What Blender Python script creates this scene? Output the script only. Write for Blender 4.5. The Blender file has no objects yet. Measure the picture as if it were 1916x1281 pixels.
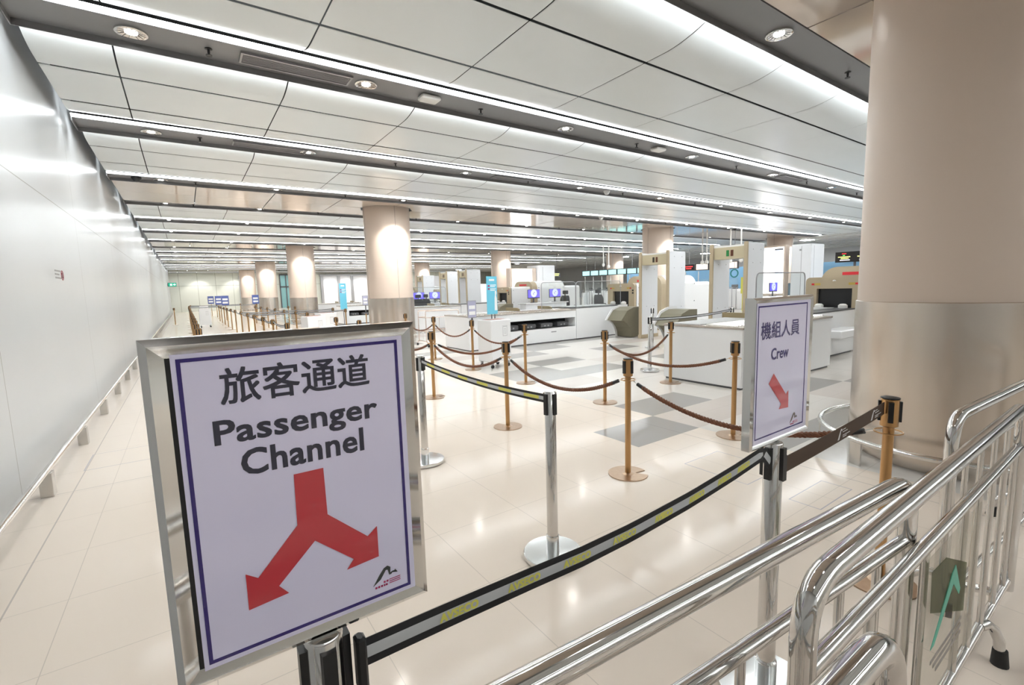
import bpy, math, random
from mathutils import Vector, Matrix
random.seed(7)
S = bpy.context.scene
COL = S.collection
PI = math.pi
# ------------------------------------------------------------------ camera
cam_d = bpy.data.cameras.new('camera'); cam = bpy.data.objects.new('camera', cam_d); COL.objects.link(cam)
cam_d.sensor_fit = 'HORIZONTAL'; cam_d.sensor_width = 36.0; cam_d.lens = 877.855 * 36.0 / 1916.0
cam_d.clip_start = 0.02; cam_d.clip_end = 300
R3 = Matrix(((0.820602302, 0.08975482, -0.564407595), (-0.570765103, 0.078654981, -0.817337502), (-0.028966511, 0.992853195, 0.115773377)))
cam.matrix_world = Matrix.Translation((0, 0, 1.55)) @ R3.to_4x4()
S.camera = cam
# ------------------------------------------------------------------ world, exposure
w = bpy.data.worlds.new('hall_air'); S.world = w; w.use_nodes = True
bg = w.node_tree.nodes['Background']; bg.inputs[0].default_value = (0.95, 0.97, 1.0, 1); bg.inputs[1].default_value = 0.6
S.view_settings.view_transform = 'Standard'; S.view_settings.look = 'None'
S.view_settings.gamma = 1.0; S.view_settings.use_curve_mapping = False
S.view_settings.exposure = 1.33
S.cycles.max_bounces = 7; S.cycles.diffuse_bounces = 4; S.cycles.glossy_bounces = 4
S.cycles.transparent_max_bounces = 12; S.cycles.caustics_reflective = False; S.cycles.caustics_refractive = False
S.cycles.sample_clamp_indirect = 6.0
STRIP = 9.0     # radiance of the linear light strips
SPOTW = 185.0   # watts of a column downlight

# ------------------------------------------------------------------ materials
MATS = {}
def mat(name, col, rough=0.5, metal=0.0, spec=0.5, emit=None, es=1.0, alpha=1.0, trans=0.0, coat=0.0, ior=1.45):
    if name in MATS: return MATS[name]
    m = bpy.data.materials.new(name); m.use_nodes = True
    b = m.node_tree.nodes['Principled BSDF']
    b.inputs['Base Color'].default_value = (*col, 1); b.inputs['Roughness'].default_value = rough
    b.inputs['Metallic'].default_value = metal; b.inputs['Specular IOR Level'].default_value = spec
    b.inputs['Alpha'].default_value = alpha; b.inputs['Transmission Weight'].default_value = trans
    b.inputs['Coat Weight'].default_value = coat; b.inputs['IOR'].default_value = ior
    if emit: b.inputs['Emission Color'].default_value = (*emit, 1); b.inputs['Emission Strength'].default_value = es
    MATS[name] = m; return m
def nodes(m): return m.node_tree.nodes, m.node_tree.links, m.node_tree.nodes['Principled BSDF']
def noisy(name, c1, c2, scale, rough=0.5, metal=0.0, stretch=(1, 1, 1), r2=None, spec=0.5):
    m = mat(name, c1, rough, metal, spec); n, l, b = nodes(m)
    tc = n.new('ShaderNodeTexCoord'); mp = n.new('ShaderNodeMapping'); mp.inputs['Scale'].default_value = stretch
    t = n.new('ShaderNodeTexNoise'); t.inputs['Scale'].default_value = scale; t.inputs['Detail'].default_value = 3
    mx = n.new('ShaderNodeMix'); mx.data_type = 'RGBA'; mx.inputs[6].default_value = (*c1, 1); mx.inputs[7].default_value = (*c2, 1)
    l.new(tc.outputs['Object'], mp.inputs[0]); l.new(mp.outputs[0], t.inputs[0]); l.new(t.outputs[0], mx.inputs[0]); l.new(mx.outputs[2], b.inputs['Base Color'])
    if r2 is not None:
        mr = n.new('ShaderNodeMapRange'); mr.inputs[3].default_value = rough; mr.inputs[4].default_value = r2
        l.new(t.outputs[0], mr.inputs[0]); l.new(mr.outputs[0], b.inputs['Roughness'])
    return m
chrome = noisy('chrome', (0.62, 0.605, 0.585), (0.68, 0.665, 0.645), 6, 0.05, 1.0, r2=0.10)
chrome2 = mat('polished_frame_chrome', (0.72, 0.71, 0.69), 0.06, 1.0)
steel = noisy('brushed_column_steel', (0.57, 0.50, 0.44), (0.68, 0.61, 0.54), 1.6, 0.25, 1.0, stretch=(2.4, 2.4, 0.06), r2=0.28)
steel2 = mat('satin_steel', (0.62, 0.60, 0.57), 0.25, 1.0)
bronze = noisy('bronze', (0.46, 0.27, 0.12), (0.56, 0.34, 0.16), 9, 0.25, 1.0, stretch=(1, 1, .2), r2=0.33)
bronze_base = noisy('brushed_bronze_base', (0.40, 0.28, 0.19), (0.52, 0.38, 0.27), 30, 0.3, 1.0)
rope_m = noisy('brown_rope', (0.11, 0.036, 0.014), (0.20, 0.070, 0.028), 60, 0.55)
black = mat('black_plastic', (0.012, 0.012, 0.013), 0.35)
rubber = mat('black_rubber', (0.02, 0.02, 0.02), 0.6)
belt_black = mat('black_webbing', (0.012, 0.012, 0.014), 0.6)
belt_grey = mat('grey_webbing', (0.60, 0.61, 0.62), 0.6)
belt_yellow = mat('yellow_print', (0.80, 0.76, 0.16), 0.6)
belt_brown = mat('brown_webbing', (0.085, 0.052, 0.034), 0.6)
white_print = mat('white_print', (0.85, 0.85, 0.85), 0.5)
white = mat('white_lacquer', (0.80, 0.80, 0.80), 0.22, coat=0.3)
white2 = mat('white_panel', (0.76, 0.77, 0.79), 0.35)
offwhite = mat('off_white_plastic', (0.74, 0.73, 0.70), 0.4)
tan = noisy('tan_housing', (0.43, 0.35, 0.235), (0.47, 0.385, 0.265), 5, 0.38)
tan_dark = mat('tan_bumper', (0.30, 0.235, 0.13), 0.4)
olive = mat('olive_panel', (0.19, 0.17, 0.115), 0.4)
beam_tan = mat('tan_crossbar', (0.50, 0.43, 0.29), 0.4)
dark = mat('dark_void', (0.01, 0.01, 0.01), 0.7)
darkgrey = mat('dark_grey_metal', (0.10, 0.10, 0.105), 0.4, 0.2)
grey = mat('grey_metal', (0.35, 0.35, 0.36), 0.35, 0.5)
red_m = mat('red_stripe', (0.62, 0.02, 0.03), 0.35)
sheet = mat('lavender_white_sheet', (0.80, 0.76, 0.96), 0.16, coat=0.6)
navy = mat('navy_border', (0.035, 0.02, 0.17), 0.25, coat=0.4)
ink = mat('dark_ink', (0.03, 0.03, 0.055), 0.25, coat=0.4)
ink_blue = mat('indigo_ink', (0.05, 0.035, 0.17), 0.25, coat=0.4)
red_arrow = mat('red_arrow_print', (0.62, 0.045, 0.06), 0.2, coat=0.5)
red_small = mat('red_small_print', (0.45, 0.03, 0.12), 0.3)
mesh_fab = mat('black_mesh_fabric', (0.02, 0.02, 0.022), 0.7)
def glass_mat(name, col, rough=0.0, dens=0.12):
    m = bpy.data.materials.new(name); m.use_nodes = True; n = m.node_tree.nodes; l = m.node_tree.links
    n.clear(); o = n.new('ShaderNodeOutputMaterial'); mx = n.new('ShaderNodeMixShader'); t = n.new('ShaderNodeBsdfTransparent'); g = n.new('ShaderNodeBsdfGlossy')
    t.inputs[0].default_value = (*col, 1); g.inputs['Roughness'].default_value = rough; g.inputs[0].default_value = (1, 1, 1, 1)
    mx.inputs[0].default_value = dens; l.new(t.outputs[0], mx.inputs[1]); l.new(g.outputs[0], mx.inputs[2]); l.new(mx.outputs[0], o.inputs[0]); MATS[name] = m; return m
glass = glass_mat('clear_glass', (0.95, 0.97, 0.97), 0.0, 0.05)
acrylic = glass_mat('clear_acrylic', (0.90, 0.90, 0.88), 0.05, 0.08)
acrylic_green = glass_mat('olive_tinted_film', (0.52, 0.55, 0.46), 0.05, 0.08)
def emis(name, col, s): return mat(name, (0.02, 0.02, 0.02), 0.3, emit=col, es=s)
strip_m = emis('linear_light_diffuser', (0.94, 0.98, 1.0), STRIP)
lamp_m = emis('downlight_lamp', (1.0, 0.97, 0.92), 14)
screen_blue = emis('blue_screen', (0.10, 0.08, 0.62), 1.0)
screen_glow = emis('blue_screen_centre', (0.33, 0.36, 0.95), 1.1)
screen_white = emis('white_screen_mark', (0.9, 0.9, 1.0), 1.0)
lightbox_m = emis('lightbox_face', (1.0, 1.0, 1.0), 1.6)
lightbox_b = emis('lightbox_pale_blue', (0.55, 0.66, 0.95), 0.9)
aqua_scr = emis('aqua_display', (0.35, 0.80, 0.78), 0.8)
peach_scr = emis('peach_display', (0.95, 0.72, 0.55), 0.9)
paleblue_scr = emis('pale_blue_display', (0.55, 0.72, 0.95), 0.9)
led_red = emis('red_led', (0.8, 0.03, 0.03), 1.0); led_green = emis('green_led', (0.1, 0.8, 0.15), 1.0)
led_yellow = emis('yellow_led', (0.8, 0.8, 0.25), 1.0); led_white = emis('white_led', (0.85, 0.85, 0.95), 1.0)
exit_green = emis('green_exit_face', (0.0, 0.28, 0.16), 0.8)
banner_blue = mat('sky_blue_banner', (0.16, 0.55, 0.72), 0.4)
teal_wall = mat('teal_glass_panel', (0.25, 0.47, 0.48), 0.15)
blue_wall = mat('blue_glass_panel', (0.22, 0.42, 0.62), 0.12)

# ------------------------------------------------------------------ mesh helpers
class MB:
    def __init__(s): s.v = []; s.f = []; s.sm = []; s.mi = []
    def add(s, vs, fs, smooth=False, mi=0):
        o = len(s.v); s.v += [tuple(p) for p in vs]; s.f += [tuple(i + o for i in f) for f in fs]; s.sm += [smooth] * len(fs); s.mi += [mi] * len(fs); return s
    def box(s, x0, x1, y0, y1, z0, z1, mi=0):
        return s.add([(x0, y0, z0), (x1, y0, z0), (x1, y1, z0), (x0, y1, z0), (x0, y0, z1), (x1, y0, z1), (x1, y1, z1), (x0, y1, z1)],
                     [(0, 3, 2, 1), (4, 5, 6, 7), (0, 1, 5, 4), (1, 2, 6, 5), (2, 3, 7, 6), (3, 0, 4, 7)], mi=mi)
    def bbox(s, x0, x1, y0, y1, z0, z1, b=0.01, mi=0):   # box with chamfered vertical and horizontal edges
        pts = [(x0 + b, y0), (x1 - b, y0), (x1, y0 + b), (x1, y1 - b), (x1 - b, y1), (x0 + b, y1), (x0, y1 - b), (x0, y0 + b)]
        ins = [(x0 + 2 * b, y0 + b), (x1 - 2 * b, y0 + b), (x1 - b, y0 + 2 * b), (x1 - b, y1 - 2 * b), (x1 - 2 * b, y1 - b), (x0 + 2 * b, y1 - b), (x0 + b, y1 - 2 * b), (x0 + b, y0 + 2 * b)]
        lv = [(ins, z0), (pts, z0 + b), (pts, z1 - b), (ins, z1)]
        vs = [(p[0], p[1], z) for ring, z in lv for p in ring]; fs = [tuple(range(7, -1, -1)), tuple(range(24, 32))]
        for k in range(3):
            for i in range(8): j = (i + 1) % 8; fs.append((k * 8 + i, k * 8 + j, k * 8 + 8 + j, k * 8 + 8 + i))
        return s.add(vs, fs, mi=mi)
    def lathe(s, cx, cy, prof, n=24, smooth=True, mi=0, a0=0, a1=2 * PI, cap=True):
        full = abs(a1 - a0 - 2 * PI) < 1e-6; m = n if full else n + 1
        vs = []
        for r, z in prof:
            for i in range(m):
                a = a0 + (a1 - a0) * i / n; vs.append((cx + r * math.cos(a), cy + r * math.sin(a), z))
        fs = []
        for k in range(len(prof) - 1):
            for i in range(n): j = (i + 1) % m if full else i + 1; fs.append((k * m + i, k * m + j, (k + 1) * m + j, (k + 1) * m + i))
        s.add(vs, fs, smooth, mi)
        if cap and full:
            if prof[0][0] > 1e-5: s.add([(cx + prof[0][0] * math.cos(2 * PI * i / n), cy + prof[0][0] * math.sin(2 * PI * i / n), prof[0][1]) for i in range(n)], [tuple(range(n - 1, -1, -1))], mi=mi)
            if prof[-1][0] > 1e-5: s.add([(cx + prof[-1][0] * math.cos(2 * PI * i / n), cy + prof[-1][0] * math.sin(2 * PI * i / n), prof[-1][1]) for i in range(n)], [tuple(range(n))], mi=mi)
        return s
    def tube(s, pts, r, n=12, mi=0, closed=False, cap=True, smooth=True):
        P = [Vector(p) for p in pts]; m = len(P); vs = []; up = None
        for i in range(m):
            if closed: t = (P[(i + 1) % m] - P[i - 1])
            else: t = P[min(i + 1, m - 1)] - P[max(i - 1, 0)]
            t.normalize()
            if up is None:
                up = Vector((0, 0, 1)) if abs(t.z) < 0.9 else Vector((1, 0, 0))
            a = (up - t * up.dot(t)); a.normalize(); up = a; b = t.cross(a)
            rr = r[i] if isinstance(r, (list, tuple)) else r
            for k in range(n): an = 2 * PI * k / n; vs.append(P[i] + (a * math.cos(an) + b * math.sin(an)) * rr)
        fs = []
        for i in range(m if closed else m - 1):
            j = (i + 1) % m
            for k in range(n): q = (k + 1) % n; fs.append((i * n + k, i * n + q, j * n + q, j * n + k))
        s.add(vs, fs, smooth, mi)
        if cap and not closed:
            s.add(vs[:n], [tuple(range(n - 1, -1, -1))], mi=mi); s.add(vs[-n:], [tuple(range(n))], mi=mi)
        return s
    def prism(s, poly, a, b, axis='y', mi=0, smooth=False):  # polygon extruded; poly in (u,z) for axis x or y, (x,y) for axis z
        n = len(poly)
        def P(u, v, t): return (u, t, v) if axis == 'y' else ((t, u, v) if axis == 'x' else (u, v, t))
        vs = [P(u, v, a) for u, v in poly] + [P(u, v, b) for u, v in poly]
        s.add(vs, [tuple(range(n)), tuple(range(2 * n - 1, n - 1, -1))], mi=mi)
        s.add(vs, [(i, i + n, (i + 1) % n + n, (i + 1) % n) for i in range(n)], smooth, mi); return s
    def build(s, name, m, parent=None, loc=None):
        me = bpy.data.meshes.new(name); me.from_pydata(s.v, [], s.f)
        for k in (m if isinstance(m, (list, tuple)) else [m]): me.materials.append(k)
        me.polygons.foreach_set('use_smooth', s.sm); me.polygons.foreach_set('material_index', s.mi); me.update()
        import bmesh
        bm = bmesh.new(); bm.from_mesh(me); bmesh.ops.remove_doubles(bm, verts=bm.verts, dist=1e-5); bmesh.ops.recalc_face_normals(bm, faces=bm.faces); bm.to_mesh(me); bm.free()
        if any(s.sm): me.set_sharp_from_angle(angle=math.radians(38))
        o = bpy.data.objects.new(name, me); COL.objects.link(o)
        if parent: o.parent = parent
        if loc: o.location = loc
        return o
def raw(name, verts, faces, m, parent=None):
    me = bpy.data.meshes.new(name); me.from_pydata([tuple(v) for v in verts], [], faces); me.materials.append(m); me.update()
    o = bpy.data.objects.new(name, me); COL.objects.link(o)
    if parent: o.parent = parent
    return o
def thing(name, label, cat, loc=(0, 0, 0), rz=0.0, group=None):
    o = bpy.data.objects.new(name, None); COL.objects.link(o); o.location = loc; o.rotation_euler = (0, 0, rz); o.empty_display_size = 0.1
    o['label'] = label; o['category'] = cat
    if group: o['group'] = group
    return o
def tag(o, label, cat, group=None):
    o['label'] = label; o['category'] = cat
    if group: o['group'] = group
    return o
def struct(name, mb, m):
    o = mb.build(name, m); o['kind'] = 'structure'; return o
def copy_tree(src, loc, rz, label, group=None):
    def rec(o, par):
        c = o.copy(); COL.objects.link(c)
        if par: c.parent = par
        for ch in KIDS.get(o.name, []): rec(ch, c)
        return c
    KIDS = {}
    for ob in [o for o in COL.objects if o.parent]: KIDS.setdefault(ob.parent.name, []).append(ob)
    r = rec(src, None); r.location = loc; r.rotation_euler = (0, 0, rz); r['label'] = label
    if group: r['group'] = group
    return r
def rrect(x0, x1, z0, z1, r, n=5, corners=(1, 1, 1, 1)):
    out = []
    for (cx, cz, a), c in zip([(x0 + r, z0 + r, PI), (x1 - r, z0 + r, 1.5 * PI), (x1 - r, z1 - r, 0), (x0 + r, z1 - r, .5 * PI)], corners):
        if c: out += [(cx + r * math.cos(a + .5 * PI * i / n), cz + r * math.sin(a + .5 * PI * i / n)) for i in range(n + 1)]
        else: out.append((cx + r * (math.cos(a) + math.cos(a + PI / 2)), cz + r * (math.sin(a) + math.sin(a + PI / 2))))
    return out
_tc = {}
def text_data(body, bold=0.0):
    k = (body, bold)
    if k not in _tc:
        c = bpy.data.curves.new('lettering', 'FONT'); c.body = body; c.offset = bold; c.space_character = 1.0 + bold * 3; c.resolution_u = 3
        o = bpy.data.objects.new('lettering', c); COL.objects.link(o); bpy.context.view_layer.update()
        dg = bpy.context.evaluated_depsgraph_get(); me = bpy.data.meshes.new_from_object(o.evaluated_get(dg))
        vs = [tuple(v.co) for v in me.vertices]; fs = [tuple(p.vertices) for p in me.polygons]
        bpy.data.objects.remove(o); bpy.data.curves.remove(c); bpy.data.meshes.remove(me); _tc[k] = (vs, fs)
    return _tc[k]
def text(name, body, fn, m, parent, box, bold=0.0, fat=0.0):
    """box = (u0,u1,v0,v1): the lettering is fitted into it; fn(u,v) -> point"""
    vs, fs = text_data(body, bold)
    x0 = min(v[0] for v in vs); x1 = max(v[0] for v in vs); y0 = min(v[1] for v in vs); y1 = max(v[1] for v in vs)
    u0, u1, v0, v1 = box
    pts = []; ff = []
    for k, (du, dv) in enumerate([(0, 0)] if not fat else [(-fat, -fat), (fat, -fat), (-fat, fat), (fat, fat)]):
        o_ = len(pts); pts += [fn(u0 + (v[0] - x0) / (x1 - x0) * (u1 - u0) + du, v0 + (v[1] - y0) / (y1 - y0) * (v1 - v0) + dv) + Vector((0, -.00002 * k, 0)) for v in vs]; ff += [tuple(i + o_ for i in f) for f in fs]
    return raw(name, pts, ff, m, parent)
ORD = ['first', 'second', 'third', 'fourth', 'fifth', 'sixth', 'seventh', 'eighth', 'ninth', 'tenth', 'eleventh', 'twelfth', 'thirteenth', 'fourteenth', 'fifteenth', 'sixteenth', 'seventeenth', 'eighteenth', 'nineteenth', 'twentieth']

# ================================================================== SETTING
XW = -1.17; ZC = 4.04; P = 13.2; YF = 60.5; XR = 44.0; YB = -11.0
# floor: glossy cream porcelain tiles with thin joints, grey inlaid tiles in the screening area
fm = mat('cream_porcelain_floor', (0.70, 0.61, 0.52), 0.12, spec=0.20); n, l, b = nodes(fm)
tc = n.new('ShaderNodeTexCoord')
sep = n.new('ShaderNodeSeparateXYZ'); l.new(tc.outputs['Object'], sep.inputs[0])
def M(op, a, c=None, d=None):
    q = n.new('ShaderNodeMath'); q.operation = op
    for i, v in enumerate((a, c, d)):
        if v is None: continue
        if isinstance(v, (int, float)): q.inputs[i].default_value = v
        else: l.new(v, q.inputs[i])
    return q.outputs[0]
def joint(axis_out, off, step, wd):
    fr = M('FRACT', M('DIVIDE', M('SUBTRACT', axis_out, off), step)); return M('LESS_THAN', fr, wd / step)
X, Y = sep.outputs[0], sep.outputs[1]
J = M('MAXIMUM', joint(X, 1.80 - 61 * .61, .61, .004), joint(Y, 1.39 - 61 * .61, .61, .004))
JB = M('MAXIMUM', joint(X, -0.89 - 20 * 5.0, 5.0, .009), joint(Y, 5.09 - 10 * 7.3, 7.3, .009))
cxn = M('FLOOR', M('DIVIDE', M('SUBTRACT', X, 4.41), 1.22)); cyn = M('FLOOR', M('DIVIDE', M('SUBTRACT', Y, 2.9), .61))
cb = n.new('ShaderNodeCombineXYZ'); l.new(cxn, cb.inputs[0]); l.new(cyn, cb.inputs[1])
wn = n.new('ShaderNodeTexWhiteNoise'); wn.noise_dimensions = '2D'; l.new(cb.outputs[0], wn.inputs['Vector'])
zone = M('MULTIPLY', M('GREATER_THAN', X, 4.41), M('LESS_THAN', Y, 40))
def inrect(x0, x1, y0, y1): return M('MULTIPLY', M('MULTIPLY', M('GREATER_THAN', X, x0), M('LESS_THAN', X, x1)), M('MULTIPLY', M('GREATER_THAN', Y, y0), M('LESS_THAN', Y, y1)))
g1 = M('MULTIPLY', zone, M('LESS_THAN', wn.outputs['Value'], 0.24)); g1 = M('MULTIPLY', g1, M('GREATER_THAN', Y, 2.0))
g1 = M('MAXIMUM', g1, inrect(3.44, 4.42, 2.9, 3.51))
g2 = M('MULTIPLY', zone, M('GREATER_THAN', wn.outputs['Value'], 0.78))
nz = n.new('ShaderNodeTexNoise'); nz.inputs['Scale'].default_value = 1.3; l.new(tc.outputs['Object'], nz.inputs[0])
def mix(f, a, c):
    q = n.new('ShaderNodeMix'); q.data_type = 'RGBA'
    l.new(f, q.inputs[0])
    for i, v in ((6, a), (7, c)):
        if isinstance(v, tuple): q.inputs[i].default_value = (*v, 1)
        else: l.new(v, q.inputs[i])
    return q.outputs[2]
c0 = mix(nz.outputs[0], (0.82, 0.715, 0.61), (0.85, 0.75, 0.655))
cool = n.new('ShaderNodeMapRange'); cool.inputs[1].default_value = 3.5; cool.inputs[2].default_value = 9.0; l.new(X, cool.inputs[0])
c0 = mix(M('MULTIPLY', zone, 0.85), c0, (0.72, 0.69, 0.65))
c1 = mix(g1, c0, (0.40, 0.38, 0.36)); c1 = mix(M('MULTIPLY', g2, .8), c1, (0.64, 0.57, 0.52))
inl = None
for r in [(3.40, 3.92, 1.31, 1.52), (3.41, 3.91, 1.82, 2.38), (-0.90, -0.40, 5.65, 6.20)]:
    q = M('SUBTRACT', inrect(*r), inrect(r[0] + .008, r[1] - .008, r[2] + .008, r[3] - .008)); inl = q if inl is None else M('MAXIMUM', inl, q)
c2 = mix(M('MULTIPLY', J, .42), c1, (0.42, 0.36, 0.31)); c3 = mix(M('MULTIPLY', JB, .45), c2, (0.25, 0.22, 0.22)); c3 = mix(M('MULTIPLY', inl, .6), c3, (0.30, 0.30, 0.42))
l.new(c3, b.inputs['Base Color'])
struct('floor', MB().box(XW - .3, XR, YB, YF + .3, -0.2, 0.0), fm)
# left wall of glossy white enamel panels
wm = mat('white_enamel_wall', (0.70, 0.70, 0.70), 0.30); n, l, b = nodes(wm)
tc = n.new('ShaderNodeTexCoord'); sep = n.new('ShaderNodeSeparateXYZ'); l.new(tc.outputs['Object'], sep.inputs[0]); X, Y, Z_ = sep.outputs
J = M('MAXIMUM', joint(Y, 5.05 - 40, 4.0, .010), M('LESS_THAN', M('ABSOLUTE', M('SUBTRACT', Z_, 2.70)), .005))
nz = n.new('ShaderNodeTexNoise'); nz.inputs['Scale'].default_value = .6; l.new(tc.outputs['Object'], nz.inputs[0])
c0 = mix(nz.outputs[0], (0.54, 0.56, 0.575), (0.60, 0.62, 0.635)); c1 = mix(J, c0, (0.25, 0.25, 0.23)); l.new(c1, b.inputs['Base Color'])
bp = n.new('ShaderNodeBump'); bp.inputs['Strength'].default_value = .25; bp.inputs['Distance'].default_value = .02
n2 = n.new('ShaderNodeTexNoise'); n2.inputs['Scale'].default_value = 1.1; n2.inputs['Detail'].default_value = 2; l.new(tc.outputs['Object'], n2.inputs[0]); l.new(n2.outputs[0], bp.inputs['Height']); l.new(bp.outputs[0], b.inputs['Normal'])
struct('wall_left', MB().box(XW - .2, XW, YB, YF + .3, 0, 4.7), wm)
# far wall with panel joints
fwm = mat('pale_far_wall', (0.62, 0.63, 0.56), 0.35); n, l, b = nodes(fwm)
tc = n.new('ShaderNodeTexCoord'); sep = n.new('ShaderNodeSeparateXYZ'); l.new(tc.outputs['Object'], sep.inputs[0]); X, Y, Z_ = sep.outputs
J = M('MAXIMUM', joint(X, -0.37 - 16.4, 1.64, .03), M('LESS_THAN', M('ABSOLUTE', M('SUBTRACT', Z_, 2.72)), .015)); l.new(mix(J, (0.62, 0.63, 0.56), (0.25, 0.26, 0.2)), b.inputs['Base Color'])
struct('wall_far', MB().box(XW, XR, YF, YF + .3, 0, 4.7), fwm)
struct('wall_right', MB().box(XR, XR + .3, YB, YF + .3, 0, 4.7), mat('grey_white_wall', (0.55, 0.56, 0.56), 0.5))
struct('wall_back', MB().box(XW, XR, YB - .3, YB, 0, 4.7), mat('back_wall_paint', (0.50, 0.47, 0.43), 0.4))
# tall metal posts and glazed bays of the far wall
t = thing('window_1', 'glazed bays in slim grey posts along the far wall right of the columns', 'window'); t['kind'] = 'structure'; del t['category']
for x in (13.84, 15.84, 17.45, 19.75, 22.0, 24.2): MB().box(x - .14, x + .14, YF - .35, YF - .1, 0, 3.65).build('mullion', grey, t)
MB().box(13.6, 24.4, YF - .4, YF - .05, 3.62, 3.78).build('window_head', grey, t)
MB().box(13.7, 24.3, YF - .16, YF - .12, 0.0, 3.62).build('pane', white2, t)
t = thing('door_1', 'teal glass double door in the far wall', 'door'); t['kind'] = 'structure'; del t['category']
MB().box(9.3, 10.5, YF - .12, YF - .06, 0.02, 3.75).build('door_leaf', teal_wall, t)
m_ = MB()
for x in (9.25, 9.87, 10.5): m_.box(x - .05, x + .05, YF - .2, YF - .05, 0, 3.8)
m_.box(9.2, 10.55, YF - .2, YF - .05, 2.35, 2.5); m_.box(9.2, 10.55, YF - .2, YF - .05, 3.75, 3.88); m_.build('door_frame', darkgrey, t)
struct('trim_1', MB().box(5.12, 5.28, YF - .3, YF - .002, 0, 3.7), grey)
# ------------------------------------------------------------------ ceiling
XCE = 30.6; XC0 = -1.05
pan_m = noisy('ceiling_panel_enamel', (0.70, 0.74, 0.745), (0.74, 0.78, 0.79), 1.5, 0.28)
gloss_m = noisy('glossy_beige_ceiling', (0.58, 0.50, 0.43), (0.64, 0.56, 0.49), 2.0, 0.07, 0.25)
gap_m = mat('shadow_gap', (0.03, 0.03, 0.025), 0.8)
def chans(k):  # dark tray extents in Y, style: (start,end,strip_near,strip_far)
    o = k * P
    return [(2.42 + o, 2.84 + o, False, True), (5.68 + o, 6.20 + o, True, True), (8.96 + o, 9.48 + o, True, True), (12.55 + o, 13.0 + o, True, False)]
allc = []
for k in (-1, 0, 1, 2, 3, 4): allc += [(q[0], q[1], q[2] and (k >= 0 or 4 < q[0] + P < 10), q[3] and (k >= 0 or 4 < q[0] + P < 6)) if not (k < 0 and q[3] and not q[2]) else q for q in chans(k)]
allc = [c for c in allc if c[0] < YF - 1]
struct('ceiling', MB().box(XW - .2, XR + .3, YB, YF + .3, 4.62, 4.7), mat('dark_plenum', (0.012, 0.012, 0.011), 0.9))
def panel_section(y0, y1):
    """ profile of the aluminium panels between two channels: edges sweep up into the light coves """
    pr = []; g = 0.04; c = 0.42; up = 0.08; n_ = 8
    for i in range(n_ + 1): a = i / n_; pr.append((y0 + g + .6 * a, ZC + .13 * (1 - a) ** 2.0))
    for i in range(n_ + 1): a = i / n_; pr.append((y1 - g - c * (1 - a), ZC + up * a ** 2.2))
    return pr
def strip_panels(pr, x0, x1, mb, t=.004):
    n_ = len(pr); vs = [(x0, y, z) for y, z in pr] + [(x1, y, z) for y, z in pr] + [(x0, y, z + t) for y, z in pr] + [(x1, y, z + t) for y, z in pr]
    fs = [(i, i + 1, n_ + i + 1, n_ + i) for i in range(n_ - 1)]; mb.add(vs, fs, True)
    mb.add(vs, [(2 * n_ + i, 3 * n_ + i, 3 * n_ + i + 1, 2 * n_ + i + 1) for i in range(n_ - 1)], True)
XS = [XC0] + [-0.37 + 1.636 * i for i in range(0, 19)] + [XCE]
XG = [XC0] + [0.444 + 1.636 * i for i in range(0, 19) if 0.444 + 1.636 * i < XCE - .3] + [XCE]
COLX = [5.32, 18.25, 29.6]; COLY = [1.1, 14.3, 27.5, 40.7, 53.9]; CR = 0.69
cn = 2
for i in range(len(allc) - 1):
    a, c = allc[i], allc[i + 1]
    if abs(c[0] - a[1]) < 2.7 and i % 4 == 3:    # glossy beige bay between two plain channels; round cut-outs around the columns
        mb = MB(); y0, y1 = a[1] + .03, c[0] - .03; ym = (y0 + y1) / 2 - .02
        for j in range(len(XG) - 1):
            xa, xb = XG[j] + .01, XG[j + 1] - .01
            for (ya, yb) in ((y0, ym - .003), (ym + .003, y1)):
                cx = [x for x in COLX if xa < x + .75 and xb > x - .75]
                if not cx: mb.box(xa, xb, ya, yb, ZC, ZC + .015); continue
                # slice the panel beside the column opening
                nx = 12
                for q in range(nx):
                    x_0 = xa + (xb - xa) * q / nx; x_1 = xa + (xb - xa) * (q + 1) / nx
                    def edge(xx):
                        d = min(abs(xx - x) for x in cx); return math.sqrt(max(0, .76 ** 2 - d * d))
                    cyy = min(COLY + [-12.1], key=lambda v: abs(v - (y0 + y1) / 2)); e0, e1 = edge(x_0), edge(x_1)
                    if ya < ym - .5: p = [(x_0, ya), (x_1, ya), (x_1, min(yb, cyy - e1)), (x_0, min(yb, cyy - e0))]
                    else: p = [(x_0, max(ya, cyy + e0)), (x_1, max(ya, cyy + e1)), (x_1, yb), (x_0, yb)]
                    mb.prism(p, ZC, ZC + .015, 'z')
        o = mb.build('ceiling.%03d' % cn, gloss_m)
    else:
        pr = panel_section(a[1] + .035, c[0] - .035); mb = MB()
        s1 = a[1] + .9; s2 = a[1] + 2.0
        # split the profile into three boards with thin dark joints between them
        def cut(lo, hi):
            q = [p for p in pr if lo < p[0] < hi]
            zz = lambda y: ZC
            return ([(lo, zz(lo))] if lo > pr[0][0] else []) + q + ([(hi, zz(hi))] if hi < pr[-1][0] else [])
        for j in range(len(XS) - 1):
            if XS[j + 1] - XS[j] < .1: continue
            for lo, hi in ((pr[0][0] - .01, s1 - .02), (s1 + .02, s2 - .02), (s2 + .02, pr[-1][0] + .01)):
                strip_panels(cut(lo, hi), XS[j] + .008, XS[j + 1] - .008, mb)
        o = mb.build('ceiling.%03d' % cn, pan_m)
    o['kind'] = 'structure'; cn += 1
o = struct('ceiling.%03d' % cn, MB().box(XC0, XCE, allc[-1][1] + .1, YF, ZC, ZC + .02), pan_m); cn += 1
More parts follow.
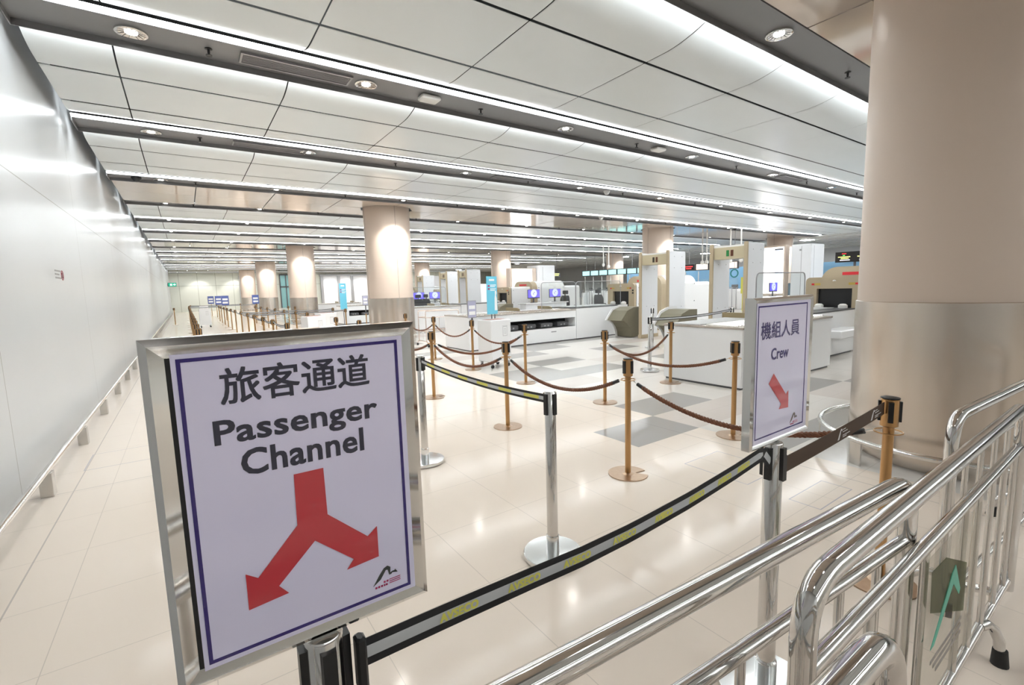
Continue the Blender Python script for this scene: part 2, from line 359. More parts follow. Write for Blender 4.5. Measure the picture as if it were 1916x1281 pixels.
# back-up trays above the joints and the lower slatted ceiling at the far right
mb = MB(); mb.box(XCE, XR, YB, YF, 4.02, 4.04)
for i in range(9): mb.box(XCE + .6 + i * 1.5, XCE + .66 + i * 1.5, YB, YF, 3.98, 4.02)
o = struct('ceiling.%03d' % cn, mb, mat('grey_slatted_ceiling', (0.60, 0.61, 0.60), 0.35)); cn += 1
tray_m = mat('grey_light_channel', (0.22, 0.22, 0.225), 0.4, 0.2)
CH = []
for i, (a, c, sn, sf) in enumerate(allc):
    if a < -2: lab = 'grey ceiling light channel behind the photographer, %s' % ORD[i]
    else: lab = 'grey ceiling channel with bright edge strips, %s from the near end of the hall' % ORD[len(CH)]
    t = thing('linear_ceiling_light', lab, 'ceiling light', (0, a, ZC), group='linear ceiling lights')
    wd = c - a; mb = MB(); mb.box(XC0, XCE, .0, wd, .03, .045); mb.box(XC0, XCE, 0, .008, .015, .045); mb.box(XC0, XCE, wd - .012, wd, -.03, .045); mb.box(XC0 - .01, XC0, 0, wd, -.03, .045)
    mb.build('channel_tray', tray_m, t)
    if sn: MB().box(XC0, XCE, -.074, -.003, .022, .045).build('light_strip', strip_m, t)
    if sf: MB().box(XC0, XCE, wd + .003, wd + .06, .02, .085).build('light_strip', strip_m, t)
    if a > -2: CH.append((a, c, t))
ADDED_LAMPS_R = [(32.4, y) for y in (4, 9, 14, 19, 24, 29)] + [(37.0, y) for y in (6, 12, 18, 24, 30)] + [(41.0, y) for y in (9, 17, 25)]  # invented lamps, added to brighten the otherwise unlit right hall
for i, (x, y) in enumerate(ADDED_LAMPS_R):
    t = thing('added_ceiling_light', 'added square light in the right ceiling, %s of its row' % ORD[i if i < 6 else i - 6 if i < 11 else i - 11] + (' beside the striped ceiling edge' if i < 6 else ' in the middle row' if i < 11 else ' along the right wall'), 'ceiling light', (x, y, 3.98), group='added square lights in the slatted ceiling')
    MB().box(-.32, .32, -.32, .32, 0.0, .045).build('light_frame', grey, t); MB().box(-.3, .3, -.3, .3, -.012, -.001).build('diffuser', emis('added_light_diffuser', (1, 1, 1), 22), t)
# ------------------------------------------------------------------ downlights in the channels
def spot(x, y, z, rot, watts, size, blend=.4, col=(1, .97, .93)):
    d = bpy.data.lights.new('downlight_beam', 'SPOT'); d.energy = watts; d.spot_size = math.radians(size); d.spot_blend = blend; d.color = col; d.shadow_soft_size = .05
    o = bpy.data.objects.new('downlight_beam', d); COL.objects.link(o); o.location = (x, y, z); o.rotation_euler = rot; return o
t = thing('downlight', '', 'downlight')
mb = MB()
for i in range(28):
    a, b2 = 2 * PI * i / 28, 2 * PI * (i + 1) / 28; ra = .118 if i % 2 else .112
    mb.add([(.125 * math.cos(a), .125 * math.sin(a), -.004), (.125 * math.cos(b2), .125 * math.sin(b2), -.004), (.05 * math.cos(b2), .05 * math.sin(b2), .012 - (i % 2) * .006), (.05 * math.cos(a), .05 * math.sin(a), .012 - (i % 2) * .006)], [(0, 1, 2, 3)])
mb.lathe(0, 0, [(.125, -.004), (.13, -.002), (.13, .02)], 28, cap=False).build('reflector_ring', chrome2, t)
MB().lathe(0, 0, [(.0, .004), (.05, .004)], 20, cap=False).build('lamp', lamp_m, t)
DX = [-0.19, 2.05, 5.27, 8.63, 11.83, 15.03, 18.25, 21.5, 24.8]
first = t; used = False
for ci, (a, c, _) in enumerate(CH[:13]):
    for xi, x in enumerate(DX):
        if ci == 0 and x > 6: continue
        lab = 'round recessed downlight, %s from the left wall in the %s light channel' % (ORD[xi], ORD[ci])
        loc = (x, (a + c) / 2, ZC + .013)
        if not used: first.location = loc; first['label'] = lab; first['group'] = 'recessed downlights'; used = True
        else: copy_tree(first, loc, 0, lab, 'recessed downlights')
        if ci < 9 and xi < 7: spot(x, (a + c) / 2, ZC + .002, (0, 0, 0), 11, 150, .6)
# sprinklers, vents, detectors
t = thing('sprinkler', '', 'sprinkler'); MB().lathe(0, 0, [(.035, .04), (.035, .03), (.012, .025), (.012, -.01), (.006, -.02), (.03, -.028), (.03, -.034)], 14).build('sprinkler_head', black, t)
spr0 = t; used = False
for ci in range(0, 6):
    for xi, x in enumerate([0.43, 3.68, 6.97, 10.25, 13.58, 16.8]):
        if ci == 0 and x < 6: continue
        a, c, _ = CH[ci]; lab = 'small black sprinkler head, %s from the left wall in the %s light channel' % (ORD[xi], ORD[ci]); loc = (x, (a + c) / 2, ZC - .005)
        if not used: spr0.location = loc; spr0['label'] = lab; spr0['group'] = 'ceiling sprinklers'; used = True
        else: copy_tree(spr0, loc, 0, lab, 'ceiling sprinklers')
def vent(x0, x1, y, lab):
    t = thing('air_vent', lab, 'vent', (x0, y, ZC + .027), group='ceiling air vents'); L = x1 - x0
    MB().box(0, L, -.11, .11, -.0005, .004).build('vent_backing', dark, t)
    mb = MB(); mb.box(-.02, L + .02, -.125, -.105, -.02, .004); mb.box(-.02, L + .02, .105, .125, -.02, .004); mb.box(-.02, 0, -.105, .105, -.02, .004); mb.box(L, L + .02, -.105, .105, -.02, .004); mb.build('vent_frame', grey, t)
    mb = MB()
    for i in range(7): yy = -.085 + i * .028; mb.box(0, L, yy - .005, yy + .005, -.014, .0)
    mb.build('vent_slats', grey, t)
vent(0.73, 1.84, 5.94, 'long slatted air vent between the first two downlights of the second channel')
vent(6.0, 7.1, 9.22, 'long slatted air vent in the third light channel')
vent(0.9, 2.0, 9.22, 'long slatted air vent near the left wall in the third light channel')
vent(12.2, 13.3, 5.94, 'long slatted air vent in the second channel towards the big column')
for i, (x, y) in enumerate([(2.87, 5.9), (7.53, 5.9)]):
    tag(MB().bbox(-.13, .13, -.09, .09, -.06, .0, .015).build('detector_box', offwhite, None, (x, y, ZC + .03)), 'white rounded box detector on the second channel, %s' % ('nearer the left wall' if i == 0 else 'further right'), 'detector', 'white detector boxes')
for i, (x, y) in enumerate([(-0.6, 12.75), (9.6, 9.2), (22.0, 12.75), (13, 12.75)]):
    tag(MB().lathe(0, 0, [(.09, .03), (.09, 0), (.07, -.03), (.05, -.07), (.0, -.085)], 16).build('dome_camera', [offwhite, black][i in (0, 2)], None, (x, y, ZC + .005)), ['black dome camera at the left end of the fourth channel', 'white dome camera under the third channel', 'black dome camera under the fourth channel above the far columns', 'white dome camera in the middle of the fourth channel'][i], 'camera', 'dome cameras')

# ------------------------------------------------------------------ columns
colm = noisy('beige_column_enamel', (0.58, 0.48, 0.40), (0.61, 0.51, 0.43), 1.2, 0.40)
def column(x, y, lab, ring=True):
    t = thing('column', lab, 'column', (x, y, 0), group='round beige columns')
    mb = MB(); mb.lathe(0, 0, [(CR, 1.345), (CR, 4.6)], 64, cap=False); mb.build('shaft', colm, t)
    j = MB()
    for a in ((PI * 1.5, PI * .5, 0, PI) if y > 2 else (0, PI * .5)): j.box(CR * math.cos(a) - .004, CR * math.cos(a) + .004, CR * math.sin(a) - .004, CR * math.sin(a) + .004, 1.35, 4.3)
    j.build('panel_joint', mat('joint_line', (0.2, 0.17, 0.14), .6), t)
    MB().lathe(0, 0, [(CR - .05, 0), (CR - .05, .07), (CR + .012, .075), (CR + .012, 1.342), (CR + .001, 1.348)], 64, cap=False).build('steel_skirt', steel, t)
    if ring:
        r = MB().tube([((CR + .24) * math.cos(2 * PI * i / 48), (CR + .24) * math.sin(2 * PI * i / 48), .21) for i in range(48)], .022, 10, closed=True).build('guard_rail', chrome2, t)
        mb = MB()
        for i in range(8):
            a = 2 * PI * i / 8 + .35; u = Vector((math.cos(a), math.sin(a), 0)); v = Vector((-u.y, u.x, 0)); p = u * (CR + .24)
            for w_ in ((.05, .006),):
                vs = [p + v * sx * w_[0] + u * sy * w_[1] + Vector((0, 0, z)) for z in (0, .2) for sx, sy in ((-1, -1), (1, -1), (1, 1), (-1, 1))]
                mb.add(vs, [(0, 3, 2, 1), (4, 5, 6, 7), (0, 1, 5, 4), (1, 2, 6, 5), (2, 3, 7, 6), (3, 0, 4, 7)])
        mb.build('rail_feet', steel2, t)
    return t
labs = {(0, 0): 'huge round beige column with steel skirt at the right edge, closest of all columns',
        (0, 1): 'beige column with steel skirt behind the left queue, largest of the lit columns in mid-hall', (0, 2): 'beige column directly behind and left of the large mid-hall column',
        (0, 3): 'beige column third in the receding left row', (0, 4): 'small beige column at the far end of the left row against the far wall',
        (1, 1): 'beige column above the walk-through metal detectors', (1, 2): 'beige column standing behind the tan x-ray machine in the middle', (1, 3): 'small distant beige column behind the middle screening lanes', (1, 4): 'tiny beige column at the very back of the middle row',
        (2, 1): 'beige column at the right beside the tall white cabinet', (2, 2): 'distant beige column left of the row of aqua displays', (1, 0): 'beige column hidden behind the huge near column'}
for (i, j), lab in labs.items():
    if (i, j) == (1, 0): continue
    column(COLX[i], COLY[j], lab, ring=(i == 0))
    if (i, j) != (0, 0): spot(COLX[i] - .05, COLY[j] - 1.62, ZC - .02, (math.radians(14), 0, 0), SPOTW, 96, .35)
for x in (1.4, 4.75): spot(x, YF - 1.3, ZC - .05, (math.radians(18), 0, 0), 75, 95, .5)
for x in (14.8, 16.7, 18.6): spot(x, YF - 1.5, ZC - .05, (math.radians(18), 0, 0), 85, 95, .5)
# wall guard rail on the left
t = thing('guard_rail', 'low steel guard rail running along the foot of the left wall', 'rail', (-1.03, 0, 0))
MB().tube([(0, YB + 1, .205), (0, YF - .5, .205)], .024, 12).build('rail_tube', chrome2, t)
for i in range(-6, 34):
    y = 5.11 + 1.62 * i
    MB().box(-.045, .035, y - .05, y + .05, 0, .19).build('rail_post', steel2, t)
# ================================================================== STANCHIONS
def stanchion_parts(t, kind):
    if kind == 'silver':
        MB().lathe(0, 0, [(.160, 0), (.166, .006), (.170, .008), (.170, .030), (.166, .034), (.05, .037), (.0372, .037), (.0372, .125), (.032, .127)], 48).build('base', mat('satin_base_steel', (.72, .73, .73), .16, 1.0), t)
        MB().lathe(0, 0, [(.036, .05), (.036, .13), (.0315, .135), (.0315, .972), (.029, .976)], 28).build('pole', chrome, t)
        for k in range(4):
            a = k * PI / 2; u = Vector((math.cos(a), math.sin(a), 0)); v = Vector((-u.y, u.x, 0)); vs = []
            for z in (.845, .962):
                for sx, sy in ((-.013, .028), (.013, .028), (.011, .041), (-.011, .041)): vs.append(v * sx + u * sy + Vector((0, 0, z)))
            MB().add(vs, [(0, 3, 2, 1), (4, 5, 6, 7), (0, 1, 5, 4), (1, 2, 6, 5), (2, 3, 7, 6), (3, 0, 4, 7)]).build('belt_slot', black, t)
    else:
        # flat base disc with an open notch
        n_ = 40; out = [(.16 * math.cos(2 * PI * i / n_ - .6), .16 * math.sin(2 * PI * i / n_ - .6)) for i in range(2, n_ - 1)]
        a = -.6; c, s = math.cos(a), math.sin(a)
        poly = out + [(.08 * c + .012 * s, .08 * s - .012 * c), (.06 * c, .06 * s), (.08 * c - .012 * s, .08 * s + .012 * c)]
        MB().prism(poly, 0, .008, 'z').lathe(0, 0, [(.05, .008), (.03, .016)], 20).build('base', bronze_base, t)
        MB().lathe(0, 0, [(.0235, .01), (.0235, .83)], 20).build('pole', bronze, t)
        MB().lathe(0, 0, [(.026, .815), (.038, .822), (.038, .955), (.035, .958)], 24).build('head', bronze, t)
        MB().lathe(0, 0, [(.0395, .9585), (.0395, .962), (.036, .964)], 24).build('top_cap', black, t)
        for k in range(4):
            a = k * PI / 2; u = Vector((math.cos(a), math.sin(a), 0)); v = Vector((-u.y, u.x, 0)); vs = []
            for z in (.845, .945):
                for sx, sy in ((-.011, .034), (.011, .034), (.010, .052 if k == 2 else .047), (-.010, .052 if k == 2 else .047)): vs.append(v * sx + u * sy + Vector((0, 0, z)))
            MB().add(vs, [(0, 3, 2, 1), (4, 5, 6, 7), (0, 1, 5, 4), (1, 2, 6, 5), (2, 3, 7, 6), (3, 0, 4, 7)]).build('belt_slot', black, t)
def ring_part(t):
    pts = [(.058 * math.cos(2 * PI * i / 24), .058 * math.sin(2 * PI * i / 24), .79) for i in range(24)]
    MB().tube(pts, .0035, 6, closed=True).tube([(-.058, 0, .79), (.058, 0, .79)], .0035, 6).build('rope_ring', bronze, t)
t = thing('rope_stanchion', 'bronze rope stanchion, front post of the left rope line with notched base facing us', 'stanchion', (2.87, 2.53, 0), group='bronze rope stanchions')
stanchion_parts(t, 'bronze'); ring_part(t); ropeS = t
RS = {'a1': (2.87, 2.53)}
rs = [('a2', 2.86, 4.27, 'bronze rope stanchion second from the front in the left rope line'), ('a3', 2.855, 6.17, 'bronze rope stanchion third from the front in the left rope line'),
      ('a4', 2.86, 8.1, 'bronze rope stanchion just showing above the big sign near the large column'), ('a5', 3.0, 10.04, 'bronze rope stanchion top seen over the big sign, left of the steel column skirt'), ('a6', 3.0, 11.9, 'bronze rope stanchion top over the middle of the big sign'),
      ('b1', 4.43, 2.53, 'bronze rope stanchion directly left of the crew sign'), ('b2', 4.475, 4.34, 'bronze rope stanchion in mid-floor with two ropes leading right'), ('b3', 4.46, 6.09, 'bronze rope stanchion in front of the long white counter'),
      ('b4', 4.475, 7.82, 'bronze rope stanchion carrying a small sign holder beside the white bin'), ('b5', 4.53, 9.62, 'bronze rope stanchion left of the tray trolley'), ('b6', 4.7, 11.68, 'bronze rope stanchion head in front of the steel column skirt'),
      ('c1', 6.14, 4.55, 'bronze rope stanchion in front of the nearest white counter end'), ('d1', 2.80, 0.80, 'bronze stanchion at the right with brown printed belt, behind the crowd barriers')]
for k, x, y, lab in rs: RS[k] = (x, y); copy_tree(ropeS, (x, y, 0), {'d1': .4, 'b2': 1.0, 'a2': 2.0}.get(k, random.uniform(0, 6)) if k in ('d1', 'a2', 'b2') else 0, lab)
t = thing('belt_stanchion', 'polished silver stanchion with thick base in the centre foreground, end of the short belt', 'stanchion', (1.62, 1.99, 0), .12, 'silver belt stanchions')
stanchion_parts(t, 'silver'); silver = t
copy_tree(silver, (1.665, 3.85, 0), .12, 'polished silver stanchion half hidden by the right edge of the big sign')
copy_tree(silver, (6.72, 5.42, 0), 0, 'silver stanchion with wide base left of the nearest white counter')
copy_tree(silver, (9.9, 5.75, 0), 0, 'silver stanchion end of the short belt behind the nearest counter')
copy_tree(silver, (9.2, 7.35, 0), 0, 'thin silver stanchion standing between the two walk-through detectors')
main_st = copy_tree(silver, (.143, .80, 0), .0, 'silver sign stand at the bottom left carrying the big passenger channel sign', 'sign stands')
crew_st = copy_tree(silver, (1.684, .81, 0), .0, 'silver sign stand on the right carrying the crew sign', 'sign stands')
for o in (main_st, crew_st): o['category'] = 'sign stand'; o.name = 'sign_stand'
# queue lattice far away: lean bronze belt posts
t = thing('belt_stanchion', '', 'stanchion'); stanchion_parts(t, 'bronze'); farS = t; used = False
rows = [('queue row nearest the left wall', [(0.17, y) for y in (10.6, 12.5, 14.4, 16.3, 18.25, 20.2, 22.2, 24.6, 27.2, 29.6, 32.0, 34.5)]),
        ('second queue row from the left wall', [(1.70, y) for y in (10.65, 12.6, 14.3, 16.3, 18.1, 20.35, 22.9, 25.2, 27.5, 29.8, 32.2, 34.3)]),
        ('third queue row from the left wall', [(3.15, y) for y in (15.95, 17.8, 20.1, 22.4, 24.7, 27.0, 29.3)]),
        ('fourth queue row by the column', [(x, y) for x, y in ((4.85, 17.8), (4.85, 19.6), (4.3, 24.4), (4.3, 26.2))]),
        ('line crossing the queue end', [(0.3, 41.5), (1.9, 41), (3.4, 40.5), (4.2, 38), (0.2, 38.2)])]
for rn, pts in rows:
    for i, (x, y) in enumerate(pts):
        lab = 'bronze belt post, %s from the front in the %s' % (ORD[i], rn)
        if not used: farS.location = (x, y, 0); farS['label'] = lab; farS['group'] = 'bronze posts of the belt queue'; used = True
        else: copy_tree(farS, (x, y, 0), 0, lab, 'bronze posts of the belt queue')
tag_ = copy_tree(farS, (-.55, 33.0, 0), 0, 'single bronze post standing by the left wall rail in the distance', 'bronze posts of the belt queue')
# ------------------------------------------------------------------ ropes
def rope(a, b_, sag, lab, near=True, z=.785):
    A = Vector((a[0], a[1], z)); B = Vector((b_[0], b_[1], z)); d = (B - A); d.z = 0; L = d.length; d.normalize(); A = A + d * .06; B = B - d * .06
    t = thing('barrier_rope', lab, 'rope', (0, 0, 0), group='twisted brown barrier ropes')
    N = 110 if near else 40
    def pt(u): p = A.lerp(B, u); p.z -= sag * 4 * u * (1 - u); return p
    u0 = .10 / L; mb = MB(); side = Vector((-d.y, d.x, 0))
    for s in range(3):
        pts = []
        for i in range(N + 1):
            u = u0 + (1 - 2 * u0) * i / N; p = pt(u); q = pt(min(1, u + .01)) - pt(max(0, u - .01)); q.normalize(); up = q.cross(side); ang = u * L / .075 * 2 * PI + s * 2 * PI / 3
            pts.append(p + (side * math.cos(ang) + up * math.sin(ang)) * .0098)
        mb.tube(pts, .0092, 6)
    mb.build('twisted_cord', rope_m, t)
    for (ua, ub) in ((u0 * .45, u0 * 1.25), (1 - u0 * 1.25, 1 - u0 * .45)):
        MB().tube([pt(ua), pt((ua + ub) / 2), pt(ub)], .015, 10).build('rope_end_sleeve', black, t)
    for (ua, ub) in ((0, u0 * .5), (1 - u0 * .5, 1)):
        MB().tube([pt(ua), pt(ub)], .005, 6).build('snap_hook', chrome2, t)
rope(RS['a1'], RS['a2'], .20, 'brown rope from the front left bronze post back to the second')
rope(RS['a2'], RS['a3'], .20, 'brown rope between the second and third posts of the left rope line')
rope(RS['a3'], RS['a4'], .17, 'brown rope at the right edge of the big sign, leading back left')
rope(RS['a4'], RS['a5'], .17, 'brown rope behind the top of the big sign', False)
rope(RS['a5'], RS['a6'], .17, 'brown rope furthest back in the left rope line', False)
rope(RS['a1'], RS['d1'], .17, 'brown rope from the front left bronze post passing behind the crew sign')
rope(RS['b3'], RS['a3'], .22, 'brown rope crossing the lane between the two rope lines')
rope(RS['b3'], RS['b4'], .20, 'brown rope passing in front of the white bin', False)
rope(RS['b4'], RS['b5'], .20, 'brown rope in front of the tray trolley', False)
rope(RS['b5'], RS['b6'], .20, 'brown rope at the foot of the large column', False)
rope(RS['b2'], RS['b1'], .17, 'brown rope from the mid-floor post to the post left of the crew sign')
rope(RS['b2'], RS['c1'], .24, 'brown rope from the mid-floor post to the post at the nearest counter')
# ------------------------------------------------------------------ belts
def belt(pts, wd, lab, style='grey', name='retractable_belt', group='retractable queue belts', words=None, yellow=None, detail=True):
    P_ = [Vector(p) for p in pts]
    t = thing(name, lab, 'belt', (0, 0, 0), group=group)
    # cumulative length
    cl = [0]
    for i in range(1, len(P_)): cl.append(cl[-1] + (P_[i] - P_[i - 1]).length)
    L = cl[-1]
    def at(s):
        s = max(0, min(L, s))
        for i in range(1, len(P_)):
            if s <= cl[i] + 1e-9: u = (s - cl[i - 1]) / (cl[i] - cl[i - 1]); return P_[i - 1].lerp(P_[i], u), (P_[i] - P_[i - 1]).normalized()
    def sheet_(v0, v1, off, m, nm, s0=0, s1=None, par=t):
        s1 = L if s1 is None else s1; ns = max(2, int((s1 - s0) / L * 28) + 1) if len(P_) > 2 else 2; vs = []; fs = []
        for i in range(ns):
            p, q = at(s0 + (s1 - s0) * i / (ns - 1)); nn = Vector((q.y, -q.x, 0)).normalized()
            up = Vector((0, 0, 1)); up = (up - q * up.dot(q)).normalized()
            for o_ in (off, -off):
                vs += [p + up * v0 + nn * o_, p + up * v1 + nn * o_]
        for i in range(ns - 1):
            k = i * 4; fs += [(k, k + 4, k + 5, k + 1), (k + 2, k + 3, k + 7, k + 6), (k + 1, k + 5, k + 7, k + 3), (k, k + 2, k + 6, k + 4)]
        return raw(nm, vs, fs, m, par)
    h = wd / 2
    if style == 'grey':
        o1 = sheet_(-h, h, .0008, belt_black, 'webbing'); sheet_(-h * .42, h * .42, .0012, belt_grey, 'grey_stripe', par=o1)
        for s in (yellow or []): sheet_(-h * .38, h * .38, .0016, belt_yellow, 'yellow_mark', s[0], s[1], o1)
    else:
        o1 = sheet_(-h, h, .0008, belt_brown, 'webbing')
    def fn(u, v):
        p, q = at(u); nn = Vector((q.y, -q.x, 0)).normalized(); up = Vector((0, 0, 1)); up = (up - q * up.dot(q)).normalized(); return p + up * v + nn * .0022
    return t, o1, fn, L
def sagline(a, b_, sag, n_=14):
    A, B = Vector(a), Vector(b_); out = []
    for i in range(n_ + 1): u = i / n_; p = A.lerp(B, u); p.z -= sag * 4 * u * (1 - u); out.append(p)
    return out
# foreground belt with lettering
mp = [(.205, .778, .922), (.376, .78, .918), (.573, .78, .913), (.72, .78, .908), (.9, .782, .909), (1.157, .785, .922), (1.40, .79, .942), (1.56, .795, .958), (1.60, .80, .957), (1.645, .80, .915)]
t, web, fn, L = belt(mp, .052, 'black belt with yellow lettering running from the big sign to the crew sign')
for i, s in enumerate([.145, .305, .46, .625, .79, .945, 1.095, 1.21]):
    if i < 4: text('belt_lettering', 'AVSECO', fn, belt_yellow, web, (s, s + .085, -.0085, .0085), .01, .0009)
    else: text('belt_lettering', 'AVSECO', fn, belt_yellow, web, (s, s + .075, -.0085, .0085), .01, .0013)
MB().bbox(.188, .206, .766, .792, .86, .957, .004).build('belt_end_clip', black, t)
t, web, fn, L = belt(sagline((1.745, .81, .868), (2.755, .81, .915), .005, 8), .062, 'plain brown belt with white printed marks from the crew sign to the right bronze post', 'brown')
for s in (.50, .86):
    A2 = [(0, -.022), (.012, .004), (.022, .022), (.030, .022), (.034, .010), (.030, .012), (.025, .016), (.012, -.022)]
    raw('airport_mark', [fn(s + x * 1.4 - .02, y) for x, y in A2] , [tuple(range(len(A2)))], white_print, web)
    for k, (w_, y) in enumerate([(.075, -.012), (.05, .003), (.03, .014), (.04, -.0195)]): raw('printed_line', [fn(s + .03, y), fn(s + .03 + w_, y), fn(s + .03 + w_, y + .0035), fn(s + .03, y + .0035)], [(0, 1, 2, 3)], white_print, web)
MB().bbox(1.73, 1.758, .793, .827, .815, .92, .005).build('belt_end_clip', black, t)
belt(sagline((1.66, 3.81, .93), (1.62, 2.03, .925), .03), .05, 'short black belt with yellow marks between the two silver posts in the centre', yellow=[(.12 + .29 * i, .27 + .29 * i) for i in range(6)])
belt(sagline((6.76, 5.42, .925), (9.86, 5.75, .925), .04), .05, 'long thin black belt across the gap behind the nearest white counter')
def qb(a, b_, lab, sag=.06): belt(sagline((*a, .91), (*b_, .91), sag, 6), .05, lab)
L1 = rows[0][1]; L2 = rows[1][1]; L3 = rows[2][1]
for i in range(len(L2) - 1): qb(L2[i + 1], L2[i], 'black belt in the second queue row, %s from the front' % ORD[i])
for i in range(len(L1) - 1): qb(L1[i + 1], L1[i], 'black belt in the queue row nearest the left wall, %s from the front' % ORD[i])
for i in range(len(L3) - 1): qb(L3[i + 1], L3[i], 'black belt in the third queue row, %s from the front' % ORD[i])
qb(L2[4], L3[1], 'black cross belt joining second and third rows, nearer one', .03); qb(L2[5], L3[2], 'black cross belt joining second and third rows, further one', .03)
qb(L3[1], (4.85, 17.8), 'black cross belt from the third row to the fourth row, nearer one', .03); qb(L3[2], (4.85, 19.6), 'black cross belt from the third row to the fourth row, further one', .03)
qb(L1[11], L2[11], 'black cross belt at the far end joining the first two rows', .02); qb((.2, 38.2), (4.2, 38), 'long black belt across the far end of the queue', .03)
qb((.3, 41.5), (1.9, 41), 'black belt at the very far end, left piece', .02); qb((1.9, 41), (3.4, 40.5), 'black belt at the very far end, right piece', .02)

# ================================================================== SIGNS ON THE STANDS
def lf(w_, y): return lambda u, v: Vector((u, y, v))
def poly(name, pts, y, m, parent, th=.0006):
    return MB().prism(pts, y - th, y, 'y').build(name, m, parent)
def border(name, x0, x1, z0, z1, w_, y, m, parent):
    mb = MB(); mb.box(x0, x1, y - .0005, y, z0, z0 + w_); mb.box(x0, x1, y - .0005, y, z1 - w_, z1); mb.box(x0, x0 + w_, y - .0005, y, z0 + w_, z1 - w_); mb.box(x1 - w_, x1, y - .0005, y, z0 + w_, z1 - w_); return mb.build(name, m, parent)
def mark(parent, x, z, s, y, m, m2):   # the sweeping bird-like airport mark with small print
    p = [(-.020, -.014), (-.006, .006), (.004, .018), (.012, .021), (.018, .016), (.017, .004), (.024, .003), (.028, .008), (.033, .000), (.024, .006), (.019, .000), (.0145, .000), (.012, .012), (.008, .013), (-.004, -.004)]
    poly('airport_mark', [(x + a * s, z + c * s) for a, c in p], y, m, parent)
    mb = MB()
    for a, c, w_ in ((-.016, -.021, .004), (-.010, -.021, .004), (-.004, -.021, .004), (.002, -.021, .003), (.006, -.021, .004), (.002, -.014, .004), (.008, -.014, .004)): mb.box(x + a * s, x + (a + w_) * s, y - .0006, y, z + c * s, z + (c + .004) * s)
    for c in (-.011, -.015, -.019): mb.box(x + .014 * s, x + .038 * s, y - .0006, y, z + c * s, z + (c + .0012) * s)
    mb.build('small_print', m2, parent)
def frame_sign(parent, x0, x1, z0, z1, fw, y0, dep):
    """ polished picture-frame on top of the post: coordinates in world, parent at its own base """
    mb = MB()
    o = [(x0, z0), (x1, z0), (x1, z1), (x0, z1)]; i1 = [(x0 + fw * .35, z0 + fw * .35), (x1 - fw * .35, z0 + fw * .35), (x1 - fw * .35, z1 - fw * .35), (x0 + fw * .35, z1 - fw * .35)]
    i2 = [(x0 + fw, z0 + fw), (x1 - fw, z0 + fw), (x1 - fw, z1 - fw), (x0 + fw, z1 - fw)]
    ringz = [(o, y0 + dep), (o, y0 + .007), (i1, y0), (i2, y0 + .006), (i2, y0 + .012)]
    vs = [(a, yy, c) for ring, yy in ringz for a, c in ring]; fs = []
    for k in range(len(ringz) - 1):
        for i in range(4): j = (i + 1) % 4; fs.append((k * 4 + i, k * 4 + j, k * 4 + 4 + j, k * 4 + 4 + i))
    fs.append((0, 1, 2, 3)); mb.add(vs, fs); return mb.build('sign_frame', chrome2, parent)
# --- big sign (world coordinates, so cancel the parent's offset)
def holder(root):
    e = MB().box(-.02, .02, -.012, .012, .965, .999).build('sign_bracket', chrome2, root); return e
holder(main_st); holder(crew_st)
def local(o, root): o.location = (-root.location.x, -root.location.y, 0); return o
fr = local(frame_sign(main_st, -.057, .327, .985, 1.496, .027, .772, .030), main_st)
local(MB().box(-.033, .304, .7792, .7815, 1.0, 1.484).build('dark_reflection_board', black, main_st), main_st)  # added black board: its margin stands in for the frame's dark reflection
sh = local(MB().box(-.024, .303, .7765, .779, 1.004, 1.478).build('sign_sheet', sheet, main_st), main_st); Ys = .7763
border('navy_line', -.018, .294, 1.015, 1.467, .0052, Ys, navy, sh)
text('chinese_lettering', '旅客通道', lf(0, Ys - .0005), ink, sh, (.030, .242, 1.396, 1.448), .0, .0008)
text('english_lettering', 'Passenger', lf(0, Ys - .0005), ink, sh, (.017, .252, 1.3275, 1.3735), .012, .0006)
text('english_lettering', 'Channel', lf(0, Ys - .0005), ink, sh, (.047, .226, 1.2855, 1.325), .012, .0006)
AR = [(.115, 1.271), (.159, 1.271), (.160, 1.192), (.222, 1.133), (.239, 1.146), (.239, 1.090), (.184, 1.086), (.196, 1.101), (.138, 1.154), (.081, 1.099), (.094, 1.082), (.038, 1.077), (.038, 1.135), (.054, 1.123), (.114, 1.188)]
def concave(name, pts, y, m, parent):   # triangulated flat print
    from mathutils.geometry import tessellate_polygon
    vs = [Vector((a, y, c)) for a, c in pts]; tr = tessellate_polygon([[Vector((a, c, 0)) for a, c in pts]]); return raw(name, vs, [tuple(q) for q in tr], m, parent)
concave('two_headed_arrow', AR, Ys - .0008, red_arrow, sh)
mark(sh, .243, 1.049, .85, Ys, mat('grey_logo', (0.05, 0.055, 0.055), .3), red_small)
# --- crew sign
fr = local(frame_sign(crew_st, 1.479, 1.889, .988, 1.494, .020, .782, .034), crew_st)
sh = local(MB().box(1.498, 1.870, .7865, .789, 1.006, 1.477).build('sign_sheet', sheet, crew_st), crew_st); Yc = .7863
border('navy_line', 1.506, 1.845, 1.022, 1.468, .005, Yc, navy, sh)
text('chinese_lettering', '機組人員', lf(0, Yc - .0005), ink_blue, sh, (1.527, 1.788, 1.357, 1.413), .0, .0009)
text('english_lettering', 'Crew', lf(0, Yc - .0005), ink_blue, sh, (1.598, 1.714, 1.284, 1.322), .0, .0010)
concave('arrow', [(1.617, 1.236), (1.586, 1.204), (1.675, 1.121), (1.661, 1.104), (1.728, 1.100), (1.725, 1.163), (1.707, 1.151)], Yc - .0008, red_arrow, sh)
mark(sh, 1.765, 1.052, 1.0, Yc, mat('brown_logo', (0.14, 0.10, 0.08), .3), red_small)

